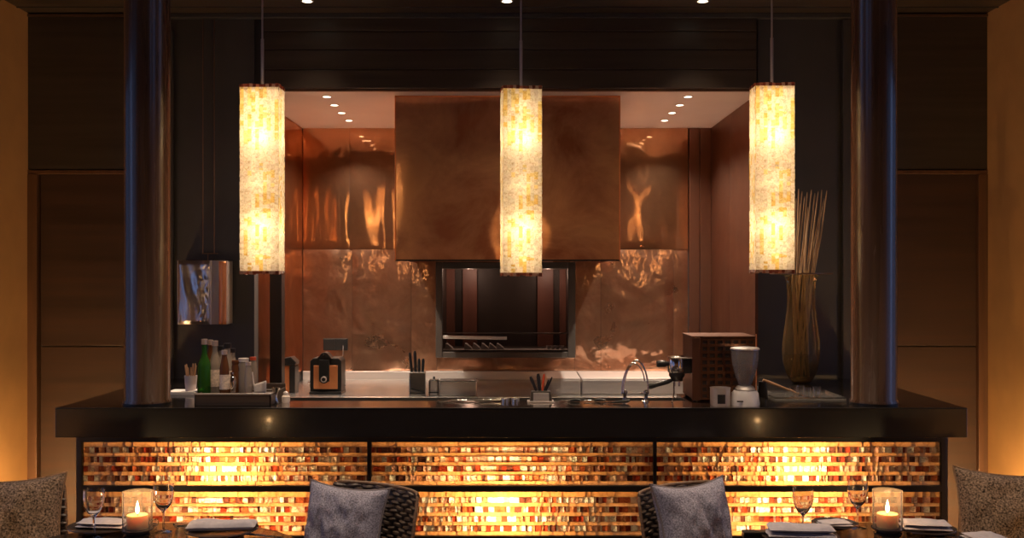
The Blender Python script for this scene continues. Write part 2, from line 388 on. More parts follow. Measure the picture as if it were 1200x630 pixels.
def sheet(mb, x0, x1, z0, z1, y=KY, warp=.004, seed=0, bend=0):
    """a dented copper sheet with rounded edges, facing the room"""
    nu = max(6, int((x1-x0)/.045)); nv = max(6, int((z1-z0)/.045))
    def fn(u, v):
        x = x0+.0015+(x1-x0-.003)*u; z = z0+.0015+(z1-z0-.003)*v
        e = min(u, 1-u)*(x1-x0); g = min(v, 1-v)*(z1-z0); k = min(1, min(e, g)/.03)
        d = noise.noise(Vector((x*2.6+seed, z*1.1, seed*3.1)))*warp*2.2+noise.noise(Vector((x*7, z*3.2+seed, 9)))*warp*.6
        return (x, y-.006-abs(bend)-bend*math.cos(PI*u)-k*(.004+max(-.004, d)), z)
    mb.grid(fn, nu, nv)
def sheet_side(mb, x, y0, y1, z0, z1, sgn, seed=0, warp=.006):
    nu = max(6, int((y1-y0)/.05)); nv = max(6, int((z1-z0)/.05))
    def fn(u, v):
        y = y0+.0015+(y1-y0-.003)*u; z = z0+.0015+(z1-z0-.003)*v
        e = min(u, 1-u)*(y1-y0); g = min(v, 1-v)*(z1-z0); k = min(1, min(e, g)/.03)
        d = noise.noise(Vector((y*4.0+seed, z*1.1, seed*3.1)))*warp*1.8
        return (x+sgn*(.004+k*(.004+max(-.004, d))), y, z)
    if sgn < 0: mb.grid(fn, nu, nv)
    else: mb.grid(lambda u, v: fn(1-u, v), nu, nv)
X = lambda px: W(px, 0, KY).x
ZM = 1.956; ZU = .98
up = MB()
sheet(up, KX0, X(410), ZM, KZ, seed=2, warp=.005); sheet(up, X(410), X(480), ZM, KZ, seed=5, warp=.005, bend=.0058)
sheet(up, X(720), X(806), ZM, KZ, seed=7, warp=.006, bend=-.0045); sheet(up, X(480), X(720), ZM, KZ, seed=9)
struct(up.obj('wall_sheet_upper', 'copper', smooth=True))
lo = MB()
sheet(lo, KX0, X(413), ZU, ZM, seed=12, warp=.006); sheet(lo, X(413), X(482), ZU, ZM, seed=15, warp=.008, bend=.005); sheet(lo, X(482), X(512), ZU, ZM, seed=18)
sheet(lo, X(512), X(673), ZU, AZ0-.02, seed=20); sheet(lo, X(512), X(673), AZ1+.02, ZM, seed=21)
sheet(lo, X(673), X(704), ZU, ZM, seed=23, warp=.006); sheet(lo, X(704), X(789), ZU, ZM, seed=27, warp=.008, bend=-.004); sheet(lo, X(789), X(806), ZU, ZM, seed=30)
struct(lo.obj('wall_sheet_lower', 'copper_low', smooth=True))
sd = MB()
for z0, z1, s_ in ((ZU, ZM, 40), (ZM, KZ, 44)):
    sheet_side(sd, KX0-.008, YW+.1, 7.35, z0, z1, 1, s_, .006); sheet_side(sd, KX0-.008, 7.35, KY-.004, z0, z1, 1, s_+2, .006)
struct(sd.obj('wall_sheet_left', 'copper', smooth=True))
sd = MB()
yj = 1.585*F/(853-600)
for a, b, s_ in ((YW+.1, yj, 50), (yj, KY-.03, 53)):
    sheet_side(sd, KX1+.008, a, b, ZU, KZ, -1, s_, .004)
sd.box(KX1-.003, KX1+.012, YW+.1, KY, .9, ZU)
struct(sd.obj('wall_sheet_right', 'brown_metal', smooth=True))
mb = MB(); mb.box(X(807), X(819), KY-.035, KY+.01, ZU, KZ-.001); mb.box(X(819.6), KX1+.005, KY-.03, KY+.01, ZU, KZ-.001)
struct(mb.obj('trim_4', 'brown_metal', bevel=.003))
# thin shadow joint on top of the sheets, black post on the left and brass edge on the right
mb = MB(); mb.box(W(316, 0, 6.9).x, W(330, 0, 6.9).x, 6.90, 7.0, 0, KZ-.001); struct(mb.obj('trim_5', 'bar_frame', bevel=.003))
mb = MB(); mb.box(W(884.5, 0, 6.5).x, OX1, 6.49, 6.52, 0, KZ-.001); struct(mb.obj('trim_6', 'brown_metal', bevel=.002))
mb = MB(); mb.box(OX0, OX1, 6.5, 6.53, KZ-.012, KZ-.001); struct(mb.obj('trim_7', 'trimline'))

# alcove behind glass
mb = MB()
d = .55
mb.box(AX0, AX1, KY+.1+d, KY+.12+d, AZ0, AZ1); mb.box(AX0-.02, AX0, KY+.012, KY+.12+d, AZ0-.02, AZ1+.02); mb.box(AX1, AX1+.02, KY+.012, KY+.12+d, AZ0-.02, AZ1+.02)
mb.box(AX0, AX1, KY+.012, KY+.12+d, AZ1, AZ1+.02); mb.box(AX0, AX1, KY+.012, KY+.12+d, AZ0-.02, AZ0)
o = struct(mb.obj('wall_alcove', 'oven_in'))
MB().box(AX0, AX1, KY-.0, KY+.2, AZ0-.0, AZ0+.012).obj('sill', 'steel_dull', o)
mb = MB()
for a, b in ((516, 528), (538, 556), (632, 652), (660, 672)): mb.box(X(a)*1.0, X(b)*1.0, KY+.60, KY+.62+.02, AZ0, AZ1)
mb.obj('alcove_board', 'redbrown_in', o)
light('alcove_fill', 'POINT', (-.35, KY+.25, AZ1-.03), 6, (1, .75, .6), .02)  # two unseen lights added to brighten the alcove interior
light('alcove_fill', 'POINT', (.3, KY+.25, AZ1-.03), 6, (1, .75, .6), .02)
pw = thing('pass_window', 'dark framed glass hatch set in the copper wall under the hood', 'hatch', (-.05, KY, 1.09))
mb = MB()
for q in ((X(511), X(519), 1.088, 1.853), (X(665), X(674), 1.088, 1.853), (X(519), X(665), 1.088, 1.135), (X(519), X(665), 1.80, 1.853)):
    mb.box(q[0], q[1], KY-.05, KY+.01, q[2], q[3])
mb.obj('window_frame', 'oven_frame', pw, origin=pw.location, bevel=.005)
mb = MB().box(X(519), X(665), KY-.02, KY-.016, 1.135, 1.80).obj('pane', 'oven_pane', pw, origin=pw.location)
mb = MB(); mb.box(X(519), X(594), KY-.035, KY-.022, 1.235, 1.262, ry=.018)
mb.obj('pull_bar', 'steel_dull', pw, origin=pw.location, bevel=.004)
MB().box(X(519), X(665), KY+.03, KY+.045, 1.275, 1.285).obj('shelf_rail', 'steel_dull', pw, origin=pw.location)
# folded towels and small dishes on the alcove sill
def wedge():
    mb = MB()
    mb.prism([(-.03, 0), (.035, 0), (.022, .018), (-.012, .045), (-.026, .05), (-.03, .03)], -.05, .05); return mb
xs = [548, 558, 568, 577, 586]
for i, px in enumerate(xs):
    o = wedge().obj('folded_towel', 'bead', loc=(X(px), KY+.11, AZ0+.012), bevel=.005)
    tag(o, ['folded white towel at the left end of the row behind the glass hatch', 'second folded white towel of the row behind the glass hatch',
            'middle folded white towel of the row behind the glass hatch', 'fourth folded white towel of the row behind the glass hatch',
            'folded white towel at the right end of the row behind the glass hatch'][i], 'towel', 'folded towels on the hatch sill')
o = wedge().obj('folded_towel', 'bead', loc=(X(521)+.03, KY+.11, AZ0+.012), bevel=.005)
tag(o, 'lone folded white towel in the left corner behind the hatch glass', 'towel', 'folded towels on the hatch sill')
for i in range(4):
    o = MB().lathe([(.0, .0), (.012, .0), (.018, .028), (.016, .028), (.011, .003), (0, .003)], n=14).obj('small_cup', 'bead', loc=(X(643+i*5.5), KY+.1, AZ0+.012), smooth=True)
    tag(o, 'tiny pale cup in the row at the right end behind the hatch glass', 'cup', 'tiny cups on the hatch sill')

# extraction hood
HX0, HX1, HY, HZ0 = W(463, 0, 6.74).x, W(726.5, 0, 6.74).x, 6.74, W(0, 305, 6.74).z
hd = thing('extraction_hood', 'large aged copper box hood hanging over the hatch', 'hood', ((HX0+HX1)/2, 7.45, HZ0))
mb = MB()
def hf(u, v):
    x = HX0+(HX1-HX0)*u; z = HZ0+(KZ-HZ0-.001)*v
    k = min(1, min(u, 1-u, v, 1-v)/.05)
    dn = .015*math.exp(-((x-W(611, 0, HY).x)**2/.030+(z-W(0, 276, HY).z)**2/.022))
    return (x, HY-.0+dn*k-k*(.004+.006*noise.noise(Vector((x*2.2, z*2.2, 3.3)))), z)
mb.grid(hf, 30, 26)
mb.obj('front_sheet', 'copper_hood', hd, origin=hd.location, smooth=True)
for a in (HX0, HX1-.012): MB().box(a, a+.012, HY+.002, KY-.012, HZ0, KZ-.001).obj('side_sheet', 'copper_hood', hd, origin=hd.location)
mb = MB(); mb.box(HX0+.012, HX1-.012, HY+.02, KY-.02, HZ0+.06, HZ0+.075); mb.box(HX0, HX1, HY-.004, HY+.012, HZ0-.004, HZ0+.006)
mb.obj('filter_tray', 'dark_metal', hd, origin=hd.location)
mb = MB()
for a, b, c, d_ in ((HX0-.002, HX0+.006, HZ0, KZ-.002), (HX1-.006, HX1+.002, HZ0, KZ-.002), (HX0, HX1, KZ-.010, KZ-.002)):
    mb.box(a, b, HY-.005, HY+.003, c, d_)
mb.obj('edge_trim', 'copper_trim', hd, origin=hd.location, bevel=.001)
for k in range(6):
    for x in (HX0+.004, HX1-.004): MB().cyl((x, HY-.004, HZ0+.08+k*.19), (x, HY-.008, HZ0+.08+k*.19), .004, 8).obj('rivet', 'copper_trim', hd, origin=hd.location)

# kitchen downlights
first = None
labs = ['front', 'second', 'third', 'rear']
for side, xx in (('left', (-1.225, -1.233, -1.24, -1.245)), ('right', (1.165, 1.165, 1.165, 1.165))):
    for i, Y in enumerate((6.775, 7.11, 7.45, 7.82)):
        lab = '%s recessed downlight of the kitchen ceiling row %s of the hood' % (labs[i], side)
        if first is None:
            first = thing('kitchen_downlight', lab, 'downlight', (xx[i], Y, KZ), 'kitchen ceiling downlights')
            MB().lathe([(.034, 0), (.034, -.004), (.026, -.004), (.026, -.001)], n=20, caps=False).obj('rim', 'steel_dull', first, smooth=True)
            MB().lathe([(.0, -.002), (.026, -.002)], n=20, caps=False).obj('lens', 'downlight', first)
        else: copy_tree(first, lab, (xx[i], Y, KZ))
        light('kitchen_spot', 'SPOT', (xx[i], Y, KZ-.01), 100, (1, .84, .68), .02, spot_size=2.0, spot_blend=.6)
# dining side downlights in the dark ceiling
first = None
for i, (x, Y, e, lab) in enumerate(((-1.234, 6.17, 16, 'recessed ceiling downlight above the hanging lamp beside the left column'), (-.03, 6.17, 16, 'recessed ceiling downlight above the hood'),
                       (1.15, 6.17, 16, 'recessed ceiling downlight above the reed vase side of the opening'))):
    if first is None:
        first = thing('ceiling_downlight', lab, 'downlight', (x, Y, ZC), 'ceiling downlights over the opening')
        MB().lathe([(.04, 0), (.04, -.004), (.03, -.004), (.03, -.001)], n=20, caps=False).obj('rim', 'steel_dull', first, smooth=True)
        MB().lathe([(.0, -.002), (.03, -.002)], n=20, caps=False).obj('lens', 'downlight_dim', first)
    else: copy_tree(first, lab, (x, Y, ZC))
    light('ceiling_spot', 'SPOT', (x, Y, ZC-.01), e, (1, .74, .5), .03, spot_size=1.5, spot_blend=.7)
for x, Y, e in ((-1.15, 4.45, 38), (-.4, 4.45, 30), (.4, 4.45, 30), (1.15, 4.45, 38), (-1.3, 3.4, 75), (1.36, 3.4, 75), (0, 3.5, 70), (-2.2, .5, 90), (0, .5, 90), (2.2, .5, 90), (-1.5, -2.5, 140), (1.5, -2.5, 140)):
    light('dining_fill_spot', 'SPOT', (x, Y, ZC-.01), e, (1, .76, .54), .05, spot_size=1.9, spot_blend=.7)  # unseen spots without fixtures, added to brighten bar, tables and rear room

# ------------------------------------------------------------------ columns
cx = thing('column', 'polished dark round column standing on the bar near its left end', 'column', (-1.838, 5.16, 1.1005), 'round columns on the bar')
prof = [(.118, 0), (.118, .02), (.111, .028), (.111, 2.27), (.118, 2.28), (.118, 2.2985)]
MB().lathe(prof, n=64).obj('shaft', 'column', cx, smooth=True)
MB().lathe([(.119, 0), (.119, .012), (.113, .013)], n=48, caps=False).obj('base_ring', 'dark_metal', cx, smooth=True)
copy_tree(cx, 'polished dark round column standing on the bar behind the reed vase side', (1.823, 5.16, 1.1005))

for sx in (-1.30, 1.30):
    light('column_fill_spot', 'SPOT', (sx, 5.32, ZC-.01), 110, (1, .64, .34), .06, spot_size=1.2, spot_blend=.8)  # unseen spots added for a warm stripe on the columns' inner sides
# ------------------------------------------------------------------ bar
BX0, BX1 = -2.229, 2.221
top = MB()
top.box(BX0, BX1, 5.0, 5.29, 1.04, 1.10)
top.box(BX0, -1.22, 5.29, 5.46, 1.04, 1.10); top.box(BX0, -1.62, 5.46, YW-.062, 1.04, 1.10)
top.box(.90, BX1, 5.29, 5.60, 1.04, 1.10); top.box(1.44, BX1, 5.60, YW-.062, 1.04, 1.10)
bt = thing('bar_slab', 'long black polished bar top with a thick front fascia', 'bar top', (0, 5.1, .957))
top.obj('slab', 'bar_top', bt, origin=bt.location)
MB().box(-1.17, 1.22, 5.012, 5.284, 1.099, 1.1004).obj('polished_strip', 'strip', bt, origin=bt.location)
f_ = MB(); f_.box(BX0, BX1, 4.995, 5.03, .957, 1.0995); f_.box(BX0, BX0+.03, 5.03, YW-.062, .957, 1.04); f_.box(BX1-.03, BX1, 5.03, YW-.062, .957, 1.04)
f_.obj('fascia', 'bar_black', bt, origin=bt.location, bevel=.003)
MB().box(BX0, BX1, 4.993, 5.004, 1.098, 1.103).obj('edge_strip', 'dark_metal', bt, origin=bt.location, bevel=.001)

bc = thing('bar_counter', 'bar front of glowing backlit onyx mosaic in a black frame', 'bar', (0, 5.2, 0))
PY = 5.15
def PX(px): return (px-600)/F*PY
def PZ(py): return EYE-(py-HZ)/F*PY
CX0, CX1 = PX(94), PX(1106)
mb = MB()
mb.box(CX0, CX1, 5.44, 5.46, 0, .95)                     # back board
mb.box(CX0-.0, CX0+.015, PY, 5.44, 0, .95); mb.box(CX1-.015, CX1, PY, 5.44, 0, .95)
mb.box(CX0, CX1, PY, 5.44, .935, .955); mb.box(CX0, CX1, PY, 5.44, .40, .415)
mb.obj('light_box', ['white_inner'], bc, origin=bc.location)
mb = MB()
mb.box(CX0-.012, CX0, PY-.02, 5.47, 0, .956); mb.box(CX1, CX1+.012, PY-.02, 5.47, 0, .956)
mb.box(CX0-.012, CX1+.012, 5.462, 5.474, 0, .956)
mb.box(CX0, CX1, PY-.02, PY-.001, 0, PZ(627))
mb.obj('side_board', 'bar_frame', bc, origin=bc.location)
fr = MB()
YF = PY-.022
fr.box(CX0-.012, CX1+.012, YF, PY+.01, PZ(517), .956)
fr.box(CX0-.012, CX1+.012, YF, PY+.01, PZ(575), PZ(568)); fr.box(CX0-.012, CX1+.012, YF, PY+.01, PZ(634), PZ(626.5))
for a, b in ((93, 98), (431, 435.5), (765, 769), (1101, 1107)): fr.box(PX(a), PX(b), YF-.001, PY+.01, .06, .955)
fr.obj('frame', 'bar_frame', bc, origin=bc.location, bevel=.002)
PAL = [((.36, .05, .02), 3.4), ((.15, .05, .03), 2.2), ((.50, .12, .04), 2.8), ((.66, .28, .12), 2.4), ((.86, .58, .38), 2.6), ((.93, .78, .58), 2.4), ((.74, .38, .24), 2.4)]
def pick(pal):
    t = random.random()*sum(w for _, w in pal)
    for c, w in pal:
        t -= w
        if t <= 0: break
    k = random.uniform(.8, 1.15); return tuple(min(.95, q*k) for q in c)
def mosaic(px0, px1, rows):
    mb = MB()
    x0, x1 = PX(px0), PX(px1)
    for y0, y1, kind in rows:
        z1, z0 = PZ(y0), PZ(y1); x = x0
        clus = random.random()
        while x < x1-1e-4:
            if kind == 't':
                if random.random() < .12: clus = random.random()
                w = random.choice([.006, .009, .012, .016, .022, .026, .030]); pal = PAL if clus < .6 else [(c, w_*(2.2 if c[0] > .6 else .6)) for c, w_ in PAL]
                mb.col = pick(pal); dy = random.uniform(.001, .005)
            else:
                w = random.choice([.026, .04, .06, .09, .12]); k = random.uniform(.82, 1.05); mb.col = (.70*k, .58*k, .47*k); dy = random.uniform(-.001, .002)
            xe = min(x1, x+w)
            if x1-xe < .006: xe = x1
            y = PY-dy; mb.mi = 0 if kind == 't' else 1
            mb.add([(x, y, z0), (xe, y, z0), (xe, y, z1), (x, y, z1), (x, PY+.006, z0), (xe, PY+.006, z0), (xe, PY+.006, z1), (x, PY+.006, z1)],
                   [(0, 1, 2, 3), (0, 4, 5, 1), (1, 5, 6, 2), (2, 6, 7, 3), (3, 7, 4, 0)])
            x = xe
    return mb
def rows(y0, y1, c0):
    r = []; y = y0
    for k in range(4):
        c = c0+k*11; r.append((y, c-3.3, 'b')); r.append((c-3.3, c+3.3, 't')); y = c+3.3
    r.append((y, y1, 'b')); return r
for a, b in ((98, 431), (435.5, 765), (769, 1101)):
    mosaic(a, b, rows(517, 568, 527)).obj('mosaic_panel', ['onyx', 'onyx_band'], bc, origin=bc.location)
    mosaic(a, b, rows(575, 626.5, 585.5)).obj('mosaic_panel', ['onyx', 'onyx_band'], bc, origin=bc.location)
warm = (1, .72, .40)
for px, py, e, dy in ((262, 552, 3.4, .20), (330, 600, .9, .20), (205, 600, .5, .20), (590, 598, 3.6, .20), (530, 560, .5, .20), (650, 560, .25, .20),
                  (935, 552, 3.6, .20), (885, 605, 1.3, .20), (985, 600, .4, .20)):
    light('bar_lamp', 'POINT', (PX(px), PY+dy, PZ(py)), e*8.5, warm, .035)

# ------------------------------------------------------------------ pendants
PYD = 5.14
SH = 1.04
def pendant():
    t = thing('pendant_lamp', '', 'pendant lamp', (0, PYD, 0), 'shell pendant lamps over the bar')
    w, dp, h = .0955, .065, .935
    mb = MB()
    faces = [((-w, -dp), (w, -dp)), ((w, -dp), (w, dp)), ((w, dp), (-w, dp)), ((-w, dp), (-w, -dp))]
    for (ax, ay), (bx, by) in faces:
        ln = math.hypot(bx-ax, by-ay); n = max(3, round(ln/.0185)); nx, ny = (by-ay)/ln, -(bx-ax)/ln
        for k in range(n):
            z = .012; yel = 0
            while z < h-.012-1e-4:
                hh = random.choice([.010, .014, .018, .024, .03]); ze = min(h-.012, z+hh)
                if h-.012-ze < .006: ze = h-.012
                if random.random() < .25: yel = random.random() < .34
                q = random.uniform(.85, 1.05)
                mb.col = ((.93*q, .76*q, .36*q) if random.random() < .6 else (.90*q, .64*q, .22*q)) if yel and random.random() < .7 else (.93*q, .87*q*random.uniform(.94, 1), .72*q)
                d_ = random.uniform(.0, .003)
                p = lambda f, zz: (ax+(bx-ax)*f+nx*d_, ay+(by-ay)*f+ny*d_, zz)
                mb.add([p(k/n, z), p((k+1)/n, z), p((k+1)/n, ze), p(k/n, ze)], [(0, 1, 2, 3)])
                z = ze
    mb.obj('shade', 'shell', t)
    for zz, dr in ((h-.012, 1), (.012, -1)):           # ragged amber shell rims
        mb = MB()
        for (ax, ay), (bx, by) in faces:
            ln = math.hypot(bx-ax, by-ay); n = max(4, round(ln/.016))
            for k in range(n):
                f = (k+.5)/n; x = ax+(bx-ax)*f; y = ay+(by-ay)*f
                mb.col = random.choice([(.35, .10, .05), (.62, .25, .14), (.55, .35, .25), (.22, .06, .03)])
                hh = random.uniform(.012, .019)
                a0 = min(zz, zz+dr*hh); 
                mb.box(x-.0085 if by == ay else x-.003, x+.0085 if by == ay else x+.003, y-.003 if by == ay else y-.0085, y+.003 if by == ay else y+.0085, a0, a0+hh)
        mb.obj('shell_rim', 'amber_shell', t)
    mb = MB(); mb.cyl((0, 0, h), (0, 0, ZC-.0), .0045, 12); mb.cyl((0, 0, h), (0, 0, h+.24), .0075, 12); mb.obj('rod', 'steel_dull', t, smooth=True)
    MB().lathe([(.05, ZC-.02), (.05, ZC-.0)], n=24).obj('ceiling_rose', 'dark_metal', t, smooth=True)
    mb = MB(); mb.box(-w+.004, w-.004, -.004, .004, h-.012, h-.006); mb.box(-.004, .004, -dp+.004, dp-.004, h-.011, h-.005)
    mb.cyl((0, 0, .14), (0, 0, h-.01), .004, 8); mb.obj('spider_frame', 'dark_metal', t)
    for zz in (.23, .66):
        MB().lathe([(0, -.03), (.012, -.027), (.02, -.01), (.02, .008), (.01, .022), (0, .025)], (0, 0, zz), 14).obj('bulb', 'bulb', t, smooth=True)
    return t, h
p0, PH = pendant()
pend = [(307.5, 99, 0, 'glowing shell mosaic pendant lamp hanging nearest the left column'),
        (610.5, 101, math.radians(7), 'glowing shell mosaic pendant lamp hanging in front of the copper hood'),
        (904.5, 97.5, 0, 'glowing shell mosaic pendant lamp hanging beside the reed vase')]
for i, (px, py, rz, lab) in enumerate(pend):
    pt = W(px, py, PYD-.065)
    z0 = pt.z-PH
    if i == 0: o = p0; o['label'] = lab
    else: o = copy_tree(p0, lab)
    o.location = (pt.x*PYD/(PYD-.065), PYD, 0); o.rotation_euler.z = rz
    for ch in [q for q in bpy.data.objects if q.parent == o]:
        ch.location.z = z0
        if ch.name.startswith(('rod', 'ceiling_rose')): pass
    for zz, e in ((.09, .6), (.23, 2.4), (.45, .6), (.68, 2.5), (.84, .6)):
        light('pendant_bulb', 'POINT', (o.location.x, PYD, z0+zz), e*.72, (1, .74, .43), .045)
    o['_z0'] = z0
# the rods and roses end at the ceiling, so each is cut to its own length
for o in [q for q in bpy.data.objects if q.get('_z0') is not None]:
    z0 = o['_z0']; del o['_z0']
    for ch in [q for q in bpy.data.objects if q.parent == o]:
        if ch.name.startswith('ceiling_rose'): ch.location.z = 0
        if ch.name.startswith('rod'):
            bpy_me = ch.data.copy(); ch.data = bpy_me
            for v in bpy_me.vertices:
                if v.co.z > PH+.3: v.co.z = ZC-z0

# ------------------------------------------------------------------ wall art on the charcoal wall
ax, ay = W(208, 0, 6.36).x, 6.36
sc = F/6.36
aw = lambda px: (px-208)/sc
az0 = W(0, 380, 6.36).z; ah = 75/sc
art = thing('wall_relief', 'square crinkled silver and copper metal relief hanging on the dark wall', 'wall art', (ax, ay, az0))
mb = MB()
def crk(u, v):
    x = aw(208)+(aw(247)-aw(208))*u; z = ah*v
    k = min(1, min(u, 1-u, v, 1-v)/.06)
    y = -k*(.010*noise.noise(Vector((u*2.1+.9, v*1.3, 2)))+.014*noise.noise(Vector((u*3.3+v*1.2, v*2.2, 7)))+.007*noise.noise(Vector((u*14, v*15, 1)))*max(0, u-.45)*2.2+.012)
    return (x, y, z)
mb.grid(crk, 44, 60); mb.obj('crinkled_sheet', 'foil', art, smooth=True)
MB().box(aw(247), aw(256.5), -.002, .01, 0, ah).obj('smooth_strip', 'foil', art, bevel=.002)
mb = MB()
mb.grid(lambda u, v: (aw(256.5)+(aw(266)-aw(256.5))*u, -.012*math.sin(u*PI), ah*v*.985), 10, 20)
mb.obj('copper_strip', 'copper_trim', art, smooth=True, solid=.002)
mb = MB()
mb.box(0, aw(266), .004, .13, 0, .006); mb.box(0, aw(266), .004, .13, ah-.006, ah); mb.box(0, .004, -.004, .13, 0, ah); mb.box(aw(266)-.004, aw(266), -.004, .13, 0, ah); mb.box(.004, aw(266)-.004, .02, .13, .006, ah-.006)
mb.box(aw(246.5), aw(248), -.008, .01, 0, ah)
mb.obj('box_frame', 'steel_dull', art, bevel=.001)
mb = MB()
for px in (232, 245.5): mb.cyl((aw(px), .10, ah+.045), (aw(px), .10, ZC-.035-az0), .0035, 8)
mb.cyl((aw(231), .10, ah+.045), (aw(250), .10, ah+.045), .0035, 8)
mb.cyl((aw(238), .10, ah), (aw(238), .10, ah+.045), .003, 8)
mb.obj('hanging_rod', 'trimline', art)

# ------------------------------------------------------------------ kitchen back counter
kc = thing('kitchen_counter', 'stainless steel worktop along the copper kitchen wall', 'counter', (0, 7.6, 0))
KYF = 7.05
mb = MB(); mb.box(KX0+.004, KX1-.004, KYF, KY-.016, .88, .91)
mb.obj('worktop', 'steel', kc, origin=kc.location, bevel=.004)
MB().box(KX0+.004, KX1-.004, KY-.040, KY-.010, .91, .979).obj('upstand', 'steel_dull', kc, origin=kc.location, bevel=.003)
mb = MB()
for k in range(6):
    x0 = KX0+.02+k*.54; mb.box(x0, x0+.53, KYF+.03, KYF+.06, .12, .87)
mb.box(KX0+.01, KX1-.01, KYF+.06, KY-.02, 0, .88)
mb.obj('cabinet_front', 'steel_dull', kc, origin=kc.location, bevel=.003)
# low steel units standing on the right half of the worktop
for a, b, nm in ((641, 680.5, 'low steel cabinet on the worktop left of the arched tap'), (681.5, 806, 'long low steel cabinet on the worktop behind the arched tap')):
    x0, x1 = (a-600)/F*7.2, (b-600)/F*7.2
    t = thing('steel_cabinet', nm, 'cabinet', ((x0+x1)/2, 7.35, .91))
    zt = EYE-(443-HZ)/F*7.2
    mb = MB().box(x0+.001, x1-.001, 7.2, 7.75, .9105, zt); mb.obj('body', 'steel_dull', t, origin=t.location, bevel=.004)
    MB().box(x0+.008, x1-.008, 7.194, 7.199, .918, zt-.012).obj('front_panel', 'steel_dull', t, origin=t.location, bevel=.002)
# small steel containers, left half
def steelbox(name, lab, cat, a, b, yt, Y=7.12, depth=.14, lid=True, m='steel_dull'):
    x0, x1 = (a-600)/F*Y, (b-600)/F*Y; zt = EYE-(yt-HZ)/F*Y
    t = thing(name, lab, cat, ((x0+x1)/2, Y+depth/2, .9105))
    MB().box(x0, x1, Y, Y+depth, .9105, zt).obj('body', m, t, origin=t.location, bevel=.004)
    if lid: MB().box(x0-.003, x1+.003, Y-.003, Y+depth+.003, zt, zt+.008).obj('lid', 'steel', t, origin=t.location, bevel=.002)
    return t, (x0, x1, zt)
steelbox('steel_bin', 'wide lidded steel bin beside the small flask on the worktop', 'bin', 515, 558, 447)
t, (x0, x1, zt) = steelbox('steel_flask', 'small square steel flask with a black stopper', 'flask', 503.5, 513, 446, depth=.06)
MB().lathe([(.005, 0), (.008, .008), (.008, .016), (.004, .02)], ((x0+x1)/2, 7.15, zt+.008), 10).obj('stopper', 'black_plastic', t, origin=t.location, smooth=True)
mb = MB(); mb.box(x0-.006, x0-.003, 7.11, 7.18, .915, zt); mb.box(x1+.003, x1+.006, 7.11, 7.18, .915, zt); mb.box(x0-.006, x1+.006, 7.11, 7.114, .93, .938)
mb.obj('wire_cradle', 'black_plastic', t, origin=t.location)
t, (x0, x1, zt) = steelbox('utensil_bin', 'open steel bin holding black handled utensils', 'bin', 480, 498, 436, depth=.09, lid=False, m='steel')
mb = MB(); mb.box(x0-.003, x0, 7.118, 7.122, .9105, zt); mb.box(x1, x1+.003, 7.118, 7.122, .9105, zt); mb.box(x0, x1, 7.117, 7.12, .925, .932)
mb.box(x0+.01, x1, 7.113, 7.117, .945, .951, ry=.28)
mb.obj('black_bracket', 'black_plastic', t, origin=t.location)
for i, (px, py, ln) in enumerate(((480, 413, .17), (486, 411, .17), (491, 420, .13), (496, 420, .13))):
    pt = W(px, py, 7.16); bx = (x0+x1)/2+(i-1.5)*.018
    o = thing('kitchen_utensil', ['upright black handled utensil at the left of the steel bin', 'tallest black handled utensil in the steel bin', 'short black handled utensil third in the steel bin', 'short black handled utensil at the right of the steel bin'][i], 'utensil', (bx, 7.165, .93), 'utensils in the steel bin')
    v = Vector((pt.x-bx, 0, pt.z-.93))
    MB().tube([v*.35, v*.5, v*.93, v], [.008, .010, .011, .006], 10).obj('handle', 'black_plastic', o, smooth=True)
    MB().tube([(0, 0, .0), v*.36], .003, 6).obj('blade', 'steel', o)

# double socket
sk = thing('wall_socket', 'black double socket plate on the copper wall above the juicer', 'socket', (X(393.5), KY-.02, W(0, 410, KY).z))
z0, z1 = W(0, 410, KY).z, W(0, 396, KY).z
MB().box(X(379.5), X(408), KY-.03, KY-.006, z0, z1).obj('plate', 'dark_metal', sk, origin=sk.location, bevel=.002)
for a, b in ((380.5, 393), (394.5, 407)):
    MB().box(X(a), X(b), KY-.036, KY-.029, z0+.006, z1-.006).obj('socket_face', 'black_screen', sk, origin=sk.location, bevel=.002)
mb = MB(); pts = []
pts = [W(402, 402, KY-.05), W(400, 412, KY-.06), W(399.5, 424, KY-.2), W(402, 432, KY-.35), W(403, 442, KY-.5), W(398, 456, KY-.75)]
# juicer
JY = 7.22
def j(px, py, dy=0): return W(px, py, JY+dy)
ju = thing('citrus_juicer', 'black and copper countertop juicer with a round dial', 'appliance', (j(381, 460).x, JY+.1, .9105))
b0 = j(363, 463).x; b1 = j(399.5, 463).x; zt = j(0, 419.5).z
mb = MB(); mb.prism([(b0, .925), (b1, .925), (b1+.002, 1.0), (b1, zt-.02), (b1-.02, zt), (b0+.02, zt), (b0, zt-.02), (b0-.002, 1.0)], JY+.01, JY+.19)
mb.obj('body', 'black_plastic', ju, origin=ju.location, bevel=.006)
MB().box(b0-.004, b1+.004, JY-.01, JY+.2, .9105, .928).obj('base', 'black_plastic', ju, origin=ju.location, bevel=.005)
for a, b in ((367.5, 374), (386, 395.5)):
    MB().box(j(a, 0).x, j(b, 0).x, JY-.002, JY+.012, j(0, 455.5).z, j(0, 428).z).obj('copper_panel', 'copper_trim', ju, origin=ju.location, bevel=.002)
MB().box(j(374, 0).x, j(386, 0).x, JY-.001, JY+.012, j(0, 455.5).z, j(0, 447).z).obj('copper_panel', 'copper_trim', ju, origin=ju.location, bevel=.001)
tz0, tz1 = j(0, 449).z, j(0, 421).z; tc = j(380, 0).x; tr = .036
poly = [(tc-tr, tz1), (tc-tr, tz0+tr)]+[(tc+tr*math.cos(a), tz0+tr+tr*math.sin(a)) for a in [PI+PI*k/10 for k in range(1, 10)]]+[(tc+tr, tz0+tr), (tc+tr, tz1)]
